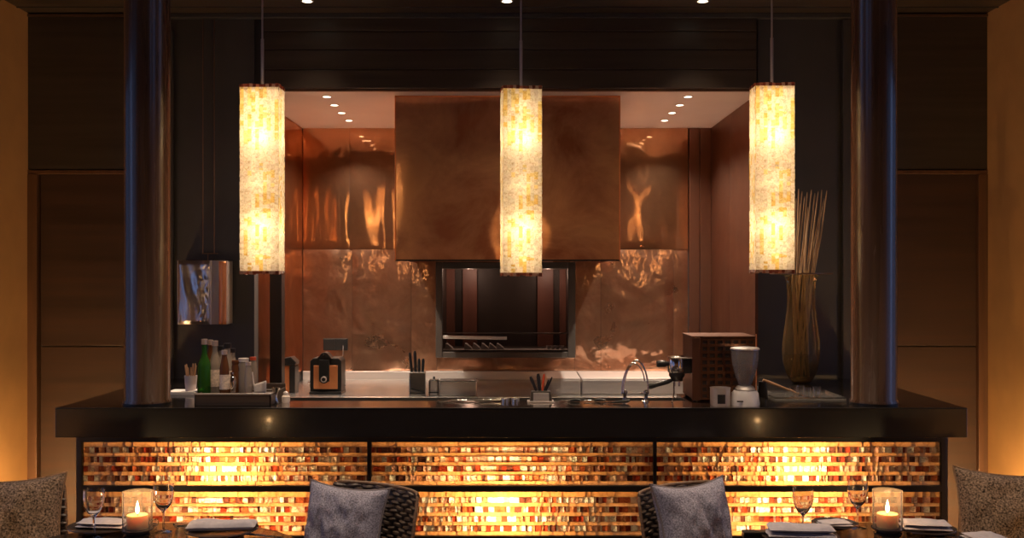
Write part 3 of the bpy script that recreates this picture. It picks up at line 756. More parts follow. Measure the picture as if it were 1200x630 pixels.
MB().prism(poly, JY-.012, JY+.012).obj('front_tongue', 'black_plastic', ju, origin=ju.location, bevel=.002)
mb = MB(); mb.cyl((tc, JY-.013, j(0, 444).z), (tc, JY-.026, j(0, 444).z), .021, 24); mb.obj('dial', 'steel_dull', ju, origin=ju.location, bevel=.002)
mb = MB(); mb.cyl((tc, JY-.026, j(0, 444).z), (tc, JY-.029, j(0, 444).z), .013, 20); mb.obj('dial_centre', 'dark_metal', ju, origin=ju.location)
mb = MB(); mb.prism([(tc-.055, zt-.003), (tc+.055, zt-.003), (tc+.035, zt+.018), (tc+.02, zt+.036), (tc, zt+.042), (tc-.02, zt+.036), (tc-.035, zt+.018)], JY+.0, JY+.10)
mb.obj('lever_hood', 'black_plastic', ju, origin=ju.location, bevel=.004)
mb = MB(); mb.cyl((tc, JY-.002, zt+.022), (tc, JY-.008, zt+.022), .007, 12); mb.obj('lever_screw', 'chrome', ju, origin=ju.location)
mb = MB(); mb.cyl((b0-.003, JY+.05, .985), (b0-.02, JY+.05, .985), .008, 12); mb.obj('side_knob', 'chrome', ju, origin=ju.location)
pts = [W(402, 405, KY-.04)+Vector((0, 0, 0)), W(402, 414, KY-.08), W(400, 425, KY-.25), W(401, 436, KY-.45), W(402, 446, KY-.6), Vector((b1+.004, JY+.16, .955))]
MB().tube(pts, .005, 8).obj('power_cord', 'black_plastic', ju, origin=ju.location, smooth=True)

# copper canister with black side plate at the left end of the worktop
cn = thing('copper_canister', 'copper and black lidded canister behind the black post', 'canister', (W(337, 0, 7.3).x, 7.35, .9105))
MB().box(W(331, 0, 7.3).x, W(339.5, 0, 7.3).x, 7.3, 7.42, .9105, W(0, 428, 7.3).z).obj('body', 'copper_trim', cn, origin=cn.location, bevel=.004)
MB().box(W(339.5, 0, 7.3).x, W(346, 0, 7.3).x, 7.29, 7.42, .9105, W(0, 429, 7.3).z).obj('side_plate', 'black_plastic', cn, origin=cn.location, bevel=.003)
mb = MB(); mb.prism([(W(330.5, 0, 7.3).x, W(0, 428, 7.3).z), (W(346, 0, 7.3).x, W(0, 428, 7.3).z), (W(347, 0, 7.3).x, W(0, 424, 7.3).z), (W(341, 0, 7.3).x, W(0, 418, 7.3).z), (W(331, 0, 7.3).x, W(0, 420, 7.3).z)], 7.29, 7.42)
mb.obj('lid', 'black_plastic', cn, origin=cn.location, bevel=.004)

# ------------------------------------------------------------------ things on the bar top
ZB = 1.1005
# reed vase
VY = 6.15; vs = F/VY
vc = W(939, 0, VY).x
va = thing('reed_vase', 'tall smoked glass vase of dried reeds on the bar end', 'vase', (vc, VY, ZB))
vz = lambda py: EYE-(py-HZ)/vs-ZB
pr = [(7, 449.5), (10, 448), (14, 443), (18, 435), (20.5, 425), (21.5, 413), (21, 400), (19.5, 388), (17.8, 375), (16.3, 362), (15.6, 350), (15.8, 340), (17, 332), (18, 326), (20, 323), (27, 321.5), (35, 320.6)]
prof = [(0.0, 0.0)]+[(r/vs, max(0.0, vz(y))) for r, y in pr]
def fl(u, v):
    i = v*(len(prof)-1); k = min(int(i), len(prof)-2); f = i-k
    r = prof[k][0]*(1-f)+prof[k+1][0]*f; z = prof[k][1]*(1-f)+prof[k+1][1]*f
    a = u*2*PI; r *= 1+.035*math.cos(8*a)*min(1, z/.1)*(1 if z < .6 else .3)
    return (r*math.cos(a), r*math.sin(a), z)
mb = MB(); mb.grid(fl, 64, 50, cu=True); mb.obj('glass_body', 'vase_glass', va, smooth=True)
MB().lathe([(0, .002), (.03, .002), (.06, .02), (.088, .06), (.098, .12), (.09, .17), (0, .18)], n=30).obj('pebble_water', 'vase_glass', va, smooth=True)
MB().lathe([(33/vs, vz(321.4)), (36/vs, vz(321)), (36/vs, vz(319.6)), (33/vs, vz(319.8))], n=48, caps=False).obj('rim_edge', 'trimline', va, smooth=True)
tips = [(936, 221), (940, 224), (946, 225), (951, 222), (955, 226), (959, 224), (963, 222), (969, 223), (933, 232), (943, 230), (950, 233), (958, 231), (966, 232), (938, 238), (962, 240), (947, 242)]
for i, (px, py) in enumerate(tips):
    Y = VY+random.uniform(-.06, .06)
    tp = W(px, py, Y); tp = Vector((tp.x-vc, Y-VY, tp.z-ZB))
    nk = Vector((max(-.06, min(.06, (px-948)/vs*.75)), (Y-VY)*.6, vz(330)))
    bs_ = Vector((random.uniform(-.05, .05), random.uniform(-.05, .05), .03+random.uniform(0, .02)))
    mid = (nk+tp)/2+Vector((random.uniform(-.012, .012), 0, 0))
    t = thing('dried_reed', 'thin dried reed standing in the smoked glass vase', 'reed', (vc, VY, ZB), 'dried reeds in the vase')
    rr = random.uniform(.0038, .0065)
    MB().tube([bs_, (bs_+nk)/2+Vector((random.uniform(-.02, .02), 0, 0)), nk, mid, tp*.93+mid*.07, tp], [rr, rr, rr, rr*.9, rr*.6, rr*.2], 6).obj('stalk', 'reed', t, smooth=True)

# bottle caddy
def P(px, py, Y): return W(px, py, Y)
cd = thing('bottle_caddy', 'low dark metal bottle caddy at the left end of the bar', 'caddy', (P(274, 0, 5.1).x, 5.25, ZB))
x0, x1 = P(228, 0, 5.08).x, P(317, 0, 5.08).x
zc = P(0, 462, 5.08).z
M['caddy'] = mat('brown_metal_caddy', (.10, .075, .062), .4, .5)
mb = MB(); mb.box(x0, x1, 5.28, 5.285, ZB, zc); mb.box(x0, x1, 5.08, 5.09, ZB, zc); mb.box(x0, x0+.006, 5.08, 5.42, ZB, zc); mb.box(x1-.006, x1, 5.08, 5.42, ZB, zc); mb.box(x0, x1, 5.41, 5.42, ZB, zc+.02)
mb.box(x0+.006, x1-.006, 5.09, 5.41, zc-.012, zc-.008)
mb.obj('tray', 'caddy', cd, origin=cd.location, bevel=.001)
MB().box(x0-.003, x1+.003, 5.072, 5.088, zc-.001, zc+.006).obj('front_lip', 'steel_dull', cd, origin=cd.location, bevel=.001)
zb = zc-.0075
def bottle(px, ytop, rpx, Y, m, capm, lab, neck=.35, label=False, capname='cap', shoulder=.62):
    s_ = F/Y; r = rpx/s_; zt = P(0, ytop, Y).z; h = zt-zb; x = P(px, 0, Y).x
    t = thing('bottle', lab, 'bottle', (x, Y, zb), 'bottles in the bar caddy')
    MB().lathe([(0, 0), (r*.96, 0), (r, .006), (r, h*shoulder*.85), (r*.9, h*shoulder*.95), (r*neck*1.4, h*shoulder*1.15), (r*neck, h*min(.95, shoulder*1.3)), (r*neck, h*.93), (r*neck*1.15, h*.935), (r*neck*1.15, h*.95)], n=20).obj('glass_body', m, t, smooth=True)
    MB().lathe([(r*neck*1.22, h*.90), (r*neck*1.25, h), (0, h+.001)], n=16, caps=False).obj(capname, capm, t, smooth=True)
    if label: MB().lathe([(r*1.02, h*.12), (r*1.02, h*.45)], n=20, caps=False).obj('label', 'label_paper', t, smooth=True)
    return t
bottle(239.5, 397, 8, 5.22, 'green_glass', 'cap_gold', 'green glass bottle at the left of the caddy', .36, shoulder=.58)
bottle(246.5, 398, 6, 5.33, 'brown_bottle', 'cap_gold', 'dark brown bottle with pale cap just behind the green bottle', .4, True)
bottle(252, 399, 7, 5.24, 'clear_bottle', 'cap_gold', 'clear labelled bottle with pale cap right of the green bottle', .42, True)
bottle(259.5, 405, 6.5, 5.33, 'clear_bottle', 'black_plastic', 'clear bottle with black cap in the middle of the caddy', .45, True)
bottle(266.5, 402, 7, 5.24, 'clear_bottle', 'black_plastic', 'tall clear bottle with a black pourer in the caddy', .5, True)
bottle(263, 410, 5.5, 5.15, 'brown_bottle', 'cap_gold', 'small amber bottle with a pale cap at the front of the caddy', .5, True, shoulder=.66)
bottle(272.5, 408, 5.5, 5.36, 'clear_bottle', 'dark_metal', 'clear bottle with a dark cap behind the shaker', .5, True)
bottle(291, 424, 4.5, 5.16, 'clear_bottle', 'cap_gold', 'tiny clear bottle with a pale cap in front of the white capped one', .6, shoulder=.66)
bottle(277, 422, 6, 5.24, 'brown_bottle', 'brown_bottle', 'short amber bottle in the caddy', .7, shoulder=.7)
bottle(285.5, 419.5, 6.5, 5.24, 'clear_bottle', 'white_plastic', 'short pale bottle with a white cap in the caddy', .75, shoulder=.7)
bottle(296.5, 418, 5, 5.34, 'clear_bottle', 'cap_red', 'thin bottle with a red cap at the right of the caddy', .6, shoulder=.7)
# silver shaker and jiggers
t = thing('cocktail_shaker', 'small silver cocktail shaker between the caddy bottles', 'shaker', (P(272, 0, 5.17).x, 5.17, zb))
MB().lathe([(0, 0), (.016, 0), (.021, .06), (.021, .065)], n=20).obj('cup', 'chrome', t, smooth=True)
MB().lathe([(.0215, .065), (.018, .085), (.009, .095), (.009, .11), (0, .112)], n=20, caps=False).obj('lid', 'chrome', t, smooth=True)
t = thing('ice_scoop', 'white scoop leaning in the right end of the bottle caddy', 'scoop', (P(306, 0, 5.18).x, 5.18, zb))
a = Vector((0, 0, .0))
mb = MB(); mb.grid(lambda u, v: (-.028+.06*u, -.028+.05*math.sin(u*PI)*.6, .004+v*(.045+.02*u)), 12, 6); mb.obj('bowl', 'bead', t, smooth=True, solid=.003)
MB().tube([(-.025, 0, .01), (-.038, 0, .05), (-.045, 0, .11)], [.005, .0045, .004], 8).obj('handle', 'white_plastic', t, smooth=True)
t = thing('straw_cup', 'pale cup of wooden stirrers behind the green bottle', 'cup', (P(223.5, 0, 5.6).x, 5.6, ZB))
MB().lathe([(0, 0), (.026, 0), (.034, .10), (.032, .10), (.025, .003)], n=20, caps=False).obj('cup_body', 'lilac', t, smooth=True)
for k in range(7):
    a = k*.9; o = MB().tube([(math.cos(a)*.012, math.sin(a)*.012, .004), (math.cos(a)*.03, math.sin(a)*.026, .155+.012*math.sin(k*2.3))], .004, 6).obj('wooden_stirrer', 'stick', loc=t.location)
    tag(o, 'thin wooden stirrer standing in the pale cup', 'stirrer', 'wooden stirrers in the pale cup')
zpt = P(0, 459, 5.55).z
t = thing('napkin_stack', 'stack of white paper beside the left column', 'paper', (P(213, 0, 5.55).x, 5.62, ZB))
hx = 16/(F/5.55)
mb = MB()
nl = 7; hh = zpt-ZB
for k in range(nl):
    o_ = random.uniform(-.002, .002); mb.box(-hx*1.15+o_, hx+o_, -.07, .07, k*hh/nl+.0002, (k+1)*hh/nl-.0006)
mb.obj('sheets', 'white_paper', t)
MB().box(.0, hx+.02, -.06, .05, hh, hh+.004, ry=-.12).obj('loose_sheet', 'white_paper', t)
# small clutter between post and juicer, standing on the bar's rear edge
t = thing('jigger', 'double ended silver jigger beside the bottle caddy', 'jigger', (P(323, 0, 5.2).x, 5.2, ZB))
MB().lathe([(.019, .0), (.006, .038), (.023, .078), (.021, .078), (.004, .040), (0, .040)], n=20, caps=False).obj('cups', 'chrome', t, smooth=True)
t = thing('small_jar', 'little frosted jar with a lid beside the jigger', 'jar', (P(335, 0, 5.22).x, 5.22, ZB))
MB().lathe([(0, 0), (.018, 0), (.021, .01), (.021, .03), (.012, .038)], n=18).obj('jar_body', 'bead', t, smooth=True)
MB().lathe([(.013, .038), (.013, .052), (.006, .056), (0, .057)], n=18, caps=False).obj('lid', 'bead', t, smooth=True)

# tongs, ring burners and utensil holder along the rear edge of the bar
t = thing('tongs', 'long silver tongs lying on the rear edge of the bar', 'tongs', (P(550, 0, 5.26).x, 5.26, ZB))
for s_ in (-1, 1):
    MB().tube([(-.165, s_*.010, .004), (-.05, s_*.012, .008), (.12, s_*.006, .010), (.17, 0, .012)], [.003, .004, .005, .004], 8).obj('arm', 'chrome', t, smooth=True)
for i, px in enumerate((592, 604)):
    t = MB().lathe([(.014, 0), (.021, .0), (.021, .016), (.016, .018), (.014, .014)], n=24, caps=False).obj('ring_mould', 'steel', loc=(P(px, 0, 5.25).x, 5.25, ZB), smooth=True)
    tag(t, ['small steel ring mould nearer the tongs', 'small steel ring mould nearer the knife holder'][i], 'ring mould', 'ring moulds on the bar')
uh = thing('knife_holder', 'low dark holder with black handled tools on the bar', 'holder', (P(634, 0, 5.24).x, 5.24, ZB))
mb = MB()
w0, w1, hh = .058, .050, .058
mb.add([(-w0, -.03, 0), (w0, -.03, 0), (w0, .03, 0), (-w0, .03, 0), (-w1, -.024, hh), (w1*.92, -.024, hh), (w1*.92, .024, hh), (-w1, .024, hh)],
       [(3, 2, 1, 0), (0, 1, 5, 4), (1, 2, 6, 5), (2, 3, 7, 6), (3, 0, 4, 7), (4, 5, 6, 7)])
mb.obj('block', 'oven_frame', uh, bevel=.003)
MB().box(-.04, .04, -.0315, -.0275, .006, .05).obj('front_plate', 'steel_dull', uh, bevel=.001)
MB().box(-.07, .065, -.034, .036, .0, .008).obj('foot_plate', 'steel_dull', uh, bevel=.002)
for i, (px, py, r, mm, lab) in enumerate(((621.5, 441, .009, 'black_plastic', 'black handled knife at the left of the low holder'), (630.5, 437.5, .010, 'black_plastic', 'thick black handled knife upright in the low holder'),
        (637.5, 438, .006, 'cap_red', 'thin reddish handled tool in the low holder'), (643, 445, .005, 'black_plastic', 'thin black tool second from the right in the low holder'), (647, 441.5, .005, 'black_plastic', 'thin black tool leaning right in the low holder'))):
    bx = (px-634)/F*5.24*.45; tp = P(px, py, 5.24); v1 = Vector((tp.x-uh.location.x, 0, tp.z-ZB)); v0 = Vector((bx, 0, hh))
    k = thing('kitchen_knife', lab, 'knife', (uh.location.x, 5.24, ZB), 'tools in the low holder')
    MB().tube([v0, v0.lerp(v1, .2), v0.lerp(v1, .8), v1], [r*.8, r*.9, r, r*.6], 8).obj('handle', mm, k, smooth=True)
for i, (px, ln, lab) in enumerate(((668, .10, 'short dark spreader lying right of the low holder'), (697, .11, 'dark handled spoon lying on the bar between holder and tap'))):
    t = thing('bar_tool', lab, 'bar tool', (P(px, 0, 5.25).x, 5.25, ZB))
    MB().tube([(-ln/2, 0, .006), (0, .0, .008)], [.003, .004], 8).obj('shaft', 'chrome', t, smooth=True)
    MB().tube([(0, 0, .008), (ln*.25, 0, .010), (ln/2, 0, .007)], [.006, .008, .005], 8).obj('handle', 'black_plastic', t, smooth=True)

# arched tap
TY = 5.24
tp_ = thing('arched_tap', 'chrome double arched tap on the rear edge of the bar', 'tap', (P(744, 0, TY).x, TY, ZB))
q = lambda px, py, dy=0: Vector((P(px, py, TY).x-tp_.location.x, dy, P(px, py, TY).z-ZB))
def arc(pts, n=8):
    out = []
    P_ = [pts[0]]+pts+[pts[-1]]
    for i in range(1, len(P_)-2):
        for k in range(n):
            t = k/n; a, b, c, d = P_[i-1], P_[i], P_[i+1], P_[i+2]
            out.append(.5*((2*b)+(-a+c)*t+(2*a-5*b+4*c-d)*t*t+(-a+3*b-3*c+d)*t**3))
    return out+[pts[-1]]
MB().tube(arc([q(729, 462), q(730, 447), q(735, 432), q(743, 423), q(750, 424), q(756, 434), q(759, 448), q(759.5, 461)]), .0045, 10).obj('spout_arch', 'chrome', tp_, smooth=True)
MB().tube(arc([q(730, 460, -.02), q(732, 444, -.02), q(737, 430, -.02), q(744, 425, -.02), q(752, 434, -.02), q(755, 446, -.02)]), .0035, 10).obj('spout_arch', 'chrome', tp_, smooth=True)
for px in (732, 757):
    MB().lathe([(.018, 0), (.018, .006), (.010, .012), (.010, .035), (.015, .045), (.015, .055), (.006, .062), (0, .063)], q(px, 0)*Vector((1, 0, 0)).x if False else (q(px, 400).x, 0, 0), 18).obj('valve', 'chrome', tp_, smooth=True)
MB().tube([(q(757, 0).x, -.01, .045), (q(750, 0).x, -.03, .05)], .004, 8).obj('lever', 'chrome', tp_, smooth=True)
t = thing('bar_brush', 'black handled brush lying in front of the arched tap', 'brush', (P(729, 0, 5.16).x, 5.17, ZB))
MB().tube([(-.05, .0, .006), (-.01, 0, .009), (.03, -.0, .013), (.042, 0, .018)], [.004, .008, .009, .005], 10).obj('handle', 'black_plastic', t, smooth=True)
MB().tube([(-.11, .0, .004), (-.05, 0, .006)], .003, 8).obj('shaft', 'chrome', t, smooth=True)

# espresso machine
EY = 5.26
E = lambda px, py: P(px, py, EY)
em = thing('espresso_machine', 'brown espresso machine with a pierced side panel', 'coffee machine', (E(849, 0).x, EY+.12, ZB))
x0, x1, z1 = E(811.5, 0).x, E(885.5, 0).x, E(0, 393.5).z
mb = MB(); mb.box(x0, x1, EY+.012, EY+.30, ZB+.01, z1-.006); mb.obj('body', 'brown_metal', em, origin=em.location, bevel=.004)
mb = MB(); mb.box(x0-.004, x1+.003, EY-.004, EY+.305, z1-.008, z1); mb.obj('top_plate', 'brown_metal', em, origin=em.location, bevel=.002)
fx0, fx1, fz0, fz1 = E(821, 0).x, E(885, 0).x, E(0, 468).z, E(0, 396.5).z
M['em_panel'] = coppermat('pierced_bronze_plate', (.20, .10, .065), (.25, .13, .08), .35, .04, .05, (8, 8, 8))
mb = MB()                                              # grille plate built from bars so the holes are open
nx, nz = 7, 9
for i in range(nx+1):
    x = fx0+(fx1-fx0)*i/nx; w = .007 if 0 < i < nx else .010
    mb.box(max(fx0, x-w), min(fx1, x+w), EY, EY+.008, fz0, fz1)
for k in range(nz+1):
    z = fz0+(fz1-fz0)*k/nz; w = .0075 if 0 < k < nz else .011
    mb.box(fx0, fx1, EY+.0005, EY+.0075, max(fz0, z-w), min(fz1, z+w))
mb.obj('pierced_panel', 'em_panel', em, origin=em.location)
MB().box(fx0, fx1, EY+.009, EY+.0115, fz0, fz1).obj('panel_backing', 'oven_in', em, origin=em.location)
MB().box(x0-.002, fx0-.001, EY-.004, EY+.011, ZB+.005, z1-.008).obj('corner_post', 'brown_metal', em, origin=em.location, bevel=.003)
MB().cyl((x1+.002, EY-.002, ZB+.0), (x1+.002, EY-.002, z1+.01), .0035, 10).obj('steam_pipe', 'copper_trim', em, origin=em.location, smooth=True)
for sx in (x0+.02, x1-.02):
    for sy in (EY+.03, EY+.27): MB().lathe([(.012, 0), (.014, .012)], (sx, sy, ZB-.0), 12).obj('foot', 'black_plastic', em, origin=em.location)
zc_ = E(0, 428).z
mb = MB(); mb.lathe([(.0, .048), (.040, .048), (.046, .042), (.046, -.030), (.040, -.040), (0, -.04)], (E(794, 0).x, EY+.05, zc_), 28)
mb.obj('group_head', 'chrome', em, origin=em.location, smooth=True)
mb = MB(); mb.box(E(798, 0).x, x0+.002, EY+.02, EY+.09, E(0, 438).z, E(0, 419.5).z); mb.obj('group_neck', 'dark_metal', em, origin=em.location, bevel=.006)
mb = MB(); mb.box(E(786, 0).x, x0+.0, EY-.0, EY+.1, E(0, 420).z, E(0, 418.4).z); mb.obj('group_cap', 'chrome', em, origin=em.location, bevel=.002)
MB().tube([(E(784, 0).x, EY+.05, E(0, 427).z), (E(781, 0).x, EY+.05, E(0, 427).z), (E(772.5, 0).x, EY+.05, E(0, 427).z), (E(771, 0).x, EY+.05, E(0, 427).z)], [.010, .017, .018, .013], 18).obj('knob', 'black_plastic', em, origin=em.location, smooth=True)
mb = MB(); mb.lathe([(.0, .0), (.040, .0), (.042, -.016), (.034, -.028), (.030, -.045), (0, -.048)], (E(795, 0).x, EY+.05, E(0, 437).z), 24)
mb.obj('filter_basket', 'dark_metal', em, origin=em.location, smooth=True)
MB().tube([(E(788, 0).x, EY+.03, E(0, 446).z), (E(783, 0).x, EY+.02, E(0, 447.5).z), (E(770, 0).x, EY+.01, E(0, 450.5).z), (E(762, 0).x, EY+.0, E(0, 452.5).z), (E(758.5, 0).x, EY-.0, E(0, 453).z)], [.009, .012, .013, .015, .010], 14).obj('handle', 'black_plastic', em, origin=em.location, smooth=True)
for dx in (-1.5, 4.0):
    MB().tube([(E(793+dx, 0).x, EY+.03, E(0, 444).z), (E(793+dx, 0).x, EY+.03, E(0, 453).z)], .005, 10).obj('spout', 'chrome', em, origin=em.location, smooth=True)
MB().tube([(E(790, 0).x, EY+.01, E(0, 448).z), (E(789.5, 0).x, EY-.01, E(0, 460).z), (E(786.5, 0).x, EY-.03, E(0, 470).z)], .0035, 8).obj('steam_wand', 'chrome', em, origin=em.location, smooth=True)

# blender with glass jug on white base, steel cup
BY = 5.13
bl = thing('blender', 'white based blender with a clear glass jug', 'blender', (P(873, 0, BY).x, BY, ZB))
sB = F/BY
MB().lathe([(0, 0), (17/sB, 0), (17/sB, .008), (15.5/sB, .06), (13/sB, .072), (0, .073)], n=36).obj('base', 'white_plastic', bl, smooth=True)
MB().box(-.055, -.025, -.074, -.066, .022, .028).obj('badge', 'dark_metal', bl)
MB().lathe([(11/sB, .073), (12/sB, .080), (9.5/sB, .094), (8/sB, .096)], n=30).obj('collar', 'steel_dull', bl, smooth=True)
zj = P(0, 408, BY).z-ZB
M['jug'] = tintglass('smoky_jug_glass', (.78, .74, .72), .35, .05, .25, (.62, .56, .53))
MB().lathe([(6.5/sB, .096), (7.5/sB, .105), (11/sB, .14), (14/sB, .19), (15.8/sB, .24), (16.2/sB, zj)], n=36, caps=False).obj('glass_jug', 'jug', bl, smooth=True)
MB().lathe([(0, zj+.006), (15.5/sB, zj+.005), (16.9/sB, zj), (16.9/sB, zj-.006), (15.9/sB, zj-.006)], n=36, caps=False).obj('lid', 'steel_dull', bl, smooth=True)
sc_ = thing('steel_cup', 'steel measuring cup with dark window beside the blender', 'cup', (P(844, 0, 5.12).x, 5.12, ZB))
MB().lathe([(0, 0), (.048, 0), (.050, .004), (.050, .083), (.052, .088), (.048, .088), (.046, .008), (0, .008)], n=32, caps=False).obj('cup_body', 'steel_dull', sc_, smooth=True)
mb = MB(); mb.grid(lambda u, v: (.0515*math.sin(-.45+.75*u), -.0515*math.cos(-.45+.75*u), .012+.045*v), 10, 3); mb.obj('dark_window', 'dark_metal', sc_, smooth=True)

# muddler, tumblers and acrylic tray in front of the vase
t = thing('muddler', 'long wooden muddler leaning on the clear tray', 'muddler', (P(912, 0, 5.6).x, 5.6, ZB))
a, b = P(894, 445, 5.45)-t.location, P(936, 461, 5.45)-t.location
MB().tube([a, a.lerp(b, .1), a.lerp(b, .5), b], [.007, .009, .007, .005], 10).obj('rod', 'stick', t, smooth=True)
mb = MB(); mb.tube([(a.x-.002, a.y, 0), (a.x-.002, a.y, a.z-.008)], [.028, .02], 16); mb.obj('stand', 'dark_metal', t, smooth=True)
t = thing('clear_tray', 'flat clear tray on the bar in front of the reed vase', 'tray', (P(940, 0, 5.5).x, 5.45, ZB))
mb = MB(); mb.box(-.2, .17, -.16, .2, .0, .006); mb.box(-.2, .17, -.16, -.155, .006, .016); mb.box(-.2, .17, .195, .2, .006, .016); mb.box(-.2, -.195, -.155, .195, .006, .016); mb.box(.165, .17, -.155, .195, .006, .016)
mb.obj('tray_body', 'thin_glass', t)
MB().box(-.2, .17, -.162, -.1605, .012, .017).obj('polished_edge', 'chrome', t)
for i, (px, Y, lab) in enumerate(((930, 5.38, 'clear tumbler at the left of the group on the clear tray'), (938, 5.46, 'clear tumbler standing behind the others on the clear tray'), (946, 5.36, 'clear tumbler third on the clear tray'), (957, 5.40, 'clear tumbler at the right of the clear tray'))):
    r = .021
    o = MB().lathe([(0, 0), (r*.85, 0), (r, .055), (r*.93, .055), (r*.78, .006), (0, .006)], n=24, caps=False).obj('tumbler', 'glass', loc=(P(px, 0, Y).x, Y, ZB+.0062), smooth=True)
    tag(o, lab, 'tumbler', 'tumblers on the clear tray')

# ------------------------------------------------------------------ dining: tables
ZT = .75
def table(x, y, lab):
    t = thing('dining_table', lab, 'table', (x, y, 0), 'round dark dining tables')
    MB().lathe([(0, .715), (.57, .715), (.58, .722), (.58, .744), (.574, .75), (0, .75)], n=72, caps=False).obj('tabletop', 'table', t, smooth=True)
    MB().lathe([(.045, .02), (.04, .3), (.05, .70), (.12, .715)], n=24).obj('pedestal', 'chair_wood', t, smooth=True)
    MB().lathe([(0, 0), (.28, 0), (.28, .015), (.06, .04), (0, .041)], n=40, caps=False).obj('base', 'chair_wood', t, smooth=True)
    return t
TL, TR = (-1.30, 3.57), (1.36, 3.57)
table(*TL, 'round dark table below the left side of the bar'); table(*TR, 'round dark table below the right side of the bar')

# chairs: woven back and seat on wooden legs, origin on the floor, facing -Y
def chair(lab):
    t = thing('wicker_chair', lab, 'chair', (0, 0, 0), 'dark wicker chairs')
    HW, Z0, Z1 = .24, .44, .80
    def surf(u, z, off=0):               # back surface, curved, leaning
        x = -HW+2*HW*u; y = .24+.09*(z-Z0)/.4-.05*(2*u-1)**2*1.2
        return Vector((x, y+off, z))
    rows_ = 20; mb = MB()
    for r in range(rows_):
        z = Z0+.012+(Z1-Z0-.024)*r/(rows_-1); pts = []
        for k in range(49):
            u = k/48; ph = (r % 2)*PI
            pts.append(surf(u, z+.0025*math.sin(u*30+.4*r), .007*math.sin(u*PI*14+ph)))
        mb.tube(pts, .0092, 6)
    for k in range(13): mb.tube([surf((k+.0)/12, Z0), surf(k/12, (Z0+Z1)/2), surf(k/12, Z1)], .004, 5)
    mb.obj('woven_back', 'wicker', t, smooth=True)
    mb = MB(); mb.grid(lambda u, v: surf(.01+.98*u, Z0+(Z1-Z0)*v), 20, 6); mb.obj('back_core', 'chair_wood', t, solid=.004)
    mb = MB()
    pts = [surf(0, Z0-.02), surf(0, .6), surf(.0, Z1-.02), surf(.03, Z1)]+[surf(.03+.94*k/10, Z1+.002) for k in range(1, 10)]+[surf(.97, Z1), surf(1, Z1-.02), surf(1, .6), surf(1, Z0-.02)]
    mb.tube(pts, .008, 8); mb.obj('back_rim', 'wicker_edge', t, smooth=True)
    mb = MB(); mb.box(-.25, .25, -.25, .23, .40, .44); mb.obj('seat', 'wicker', t, bevel=.012)
    for sx in (-1, 1):
        for sy in (-1, 1):
            MB().tube([(sx*.22, sy*.21, .40), (sx*.23, sy*.23, 0)], [.02, .014], 10).obj('leg', 'chair_wood', t, smooth=True)
    return t
def up2(p, dz): return (p[0], p[1], p[2]+dz)
def cushion(name, m, pm, lab, loc, rz, tilt, size=.43, roll=0, puff=.095, seed=0, conc=.12):
    t = thing(name, lab, 'cushion', loc, None, rz)
    t.rotation_euler = (tilt, roll, rz)
    h = size/2
    def edge(u, v):
        return (u*h*(1-conc*(1-v*v)), v*h*(1-conc*(1-u*u)))
    for s_ in (-1,):
        mb = MB(); n = 41
        def fn(a, b, s__):
            u, v = a*2-1, b*2-1; x, z = edge(u, v)
            th = puff*((1-u**2)*(1-v**2))**.5*(1+.25*(u*u+v*v))
            w = noise.noise(Vector((u*1.5+seed, v*1.5, seed)))*.03+.03*noise.noise(Vector((u*3.2+v*1.5, v*2.2-u, seed+4)))+.012*noise.noise(Vector((u*9, v*4, seed+4)))
            return (x, s__*(th*(1+w*8)) if th > 0 else 0, z+h)
        mb.grid(lambda a, b: fn(a, b, -1), n, n); mb.grid(lambda a, b: fn(1-a, b, 1), n, n)
    mb.obj('cover', m, t, smooth=True)
    pts = []
    for k in range(41): u = -1+2*k/40; x, z = edge(u, -1); pts.append((x, 0, z+h))
    for k in range(1, 41): v = -1+2*k/40; x, z = edge(1, v); pts.append((x, 0, z+h))
    for k in range(1, 41): u = 1-2*k/40; x, z = edge(u, 1); pts.append((x, 0, z+h))
    for k in range(1, 41): v = 1-2*k/40; x, z = edge(-1, v); pts.append((x, 0, z+h))
    MB().tube(pts, .005, 6).obj('piping', pm, t, smooth=True)
    return t
R = math.radians
c0 = chair('dark wicker chair at the right of the left table')
chairs = [(-.75, 4.36, -32, None), (.89, 4.36, 32, 'dark wicker chair at the left of the right table'),
          (-2.08, 4.30, 35, 'dark wicker chair under the left brown tweed cushion'), (2.10, 4.32, -35, 'dark wicker chair under the right brown tweed cushion')]
for i, (x, y, a, lab) in enumerate(chairs):
    if i == 0: c0.location = (x, y, 0); c0.rotation_euler.z = R(a)
    else: copy_tree(c0, lab, (x, y, 0), R(a))
def on_chair(ch, dx, dy):
    x, y, a, _ = ch; v = Matrix.Rotation(R(a), 3, 'Z') @ Vector((dx, dy, 0)); return (x+v.x, y+v.y, .441)
cushion('cushion', 'boucle', 'piping_blue', 'slate blue cushion on the chair right of the left table', on_chair(chairs[0], -.06, .07), R(-20), R(-14), .395, roll=R(2), seed=1)
cushion('cushion', 'boucle', 'piping_blue', 'slate blue cushion on the chair left of the right table', on_chair(chairs[1], -.04, .07), R(33), R(-14), .425, roll=R(1), seed=5, conc=.16)
cushion('cushion', 'tweed', 'piping_tan', 'brown tweed cushion on the chair by the left ochre wall', on_chair(chairs[2], -.02, .07), R(10), R(-12), .45, roll=R(-2), seed=8)
cushion('cushion', 'tweed', 'piping_tan', 'brown tweed cushion on the chair by the right ochre wall', on_chair(chairs[3], .0, .07), R(-12), R(-12), .47, roll=R(2), seed=12)

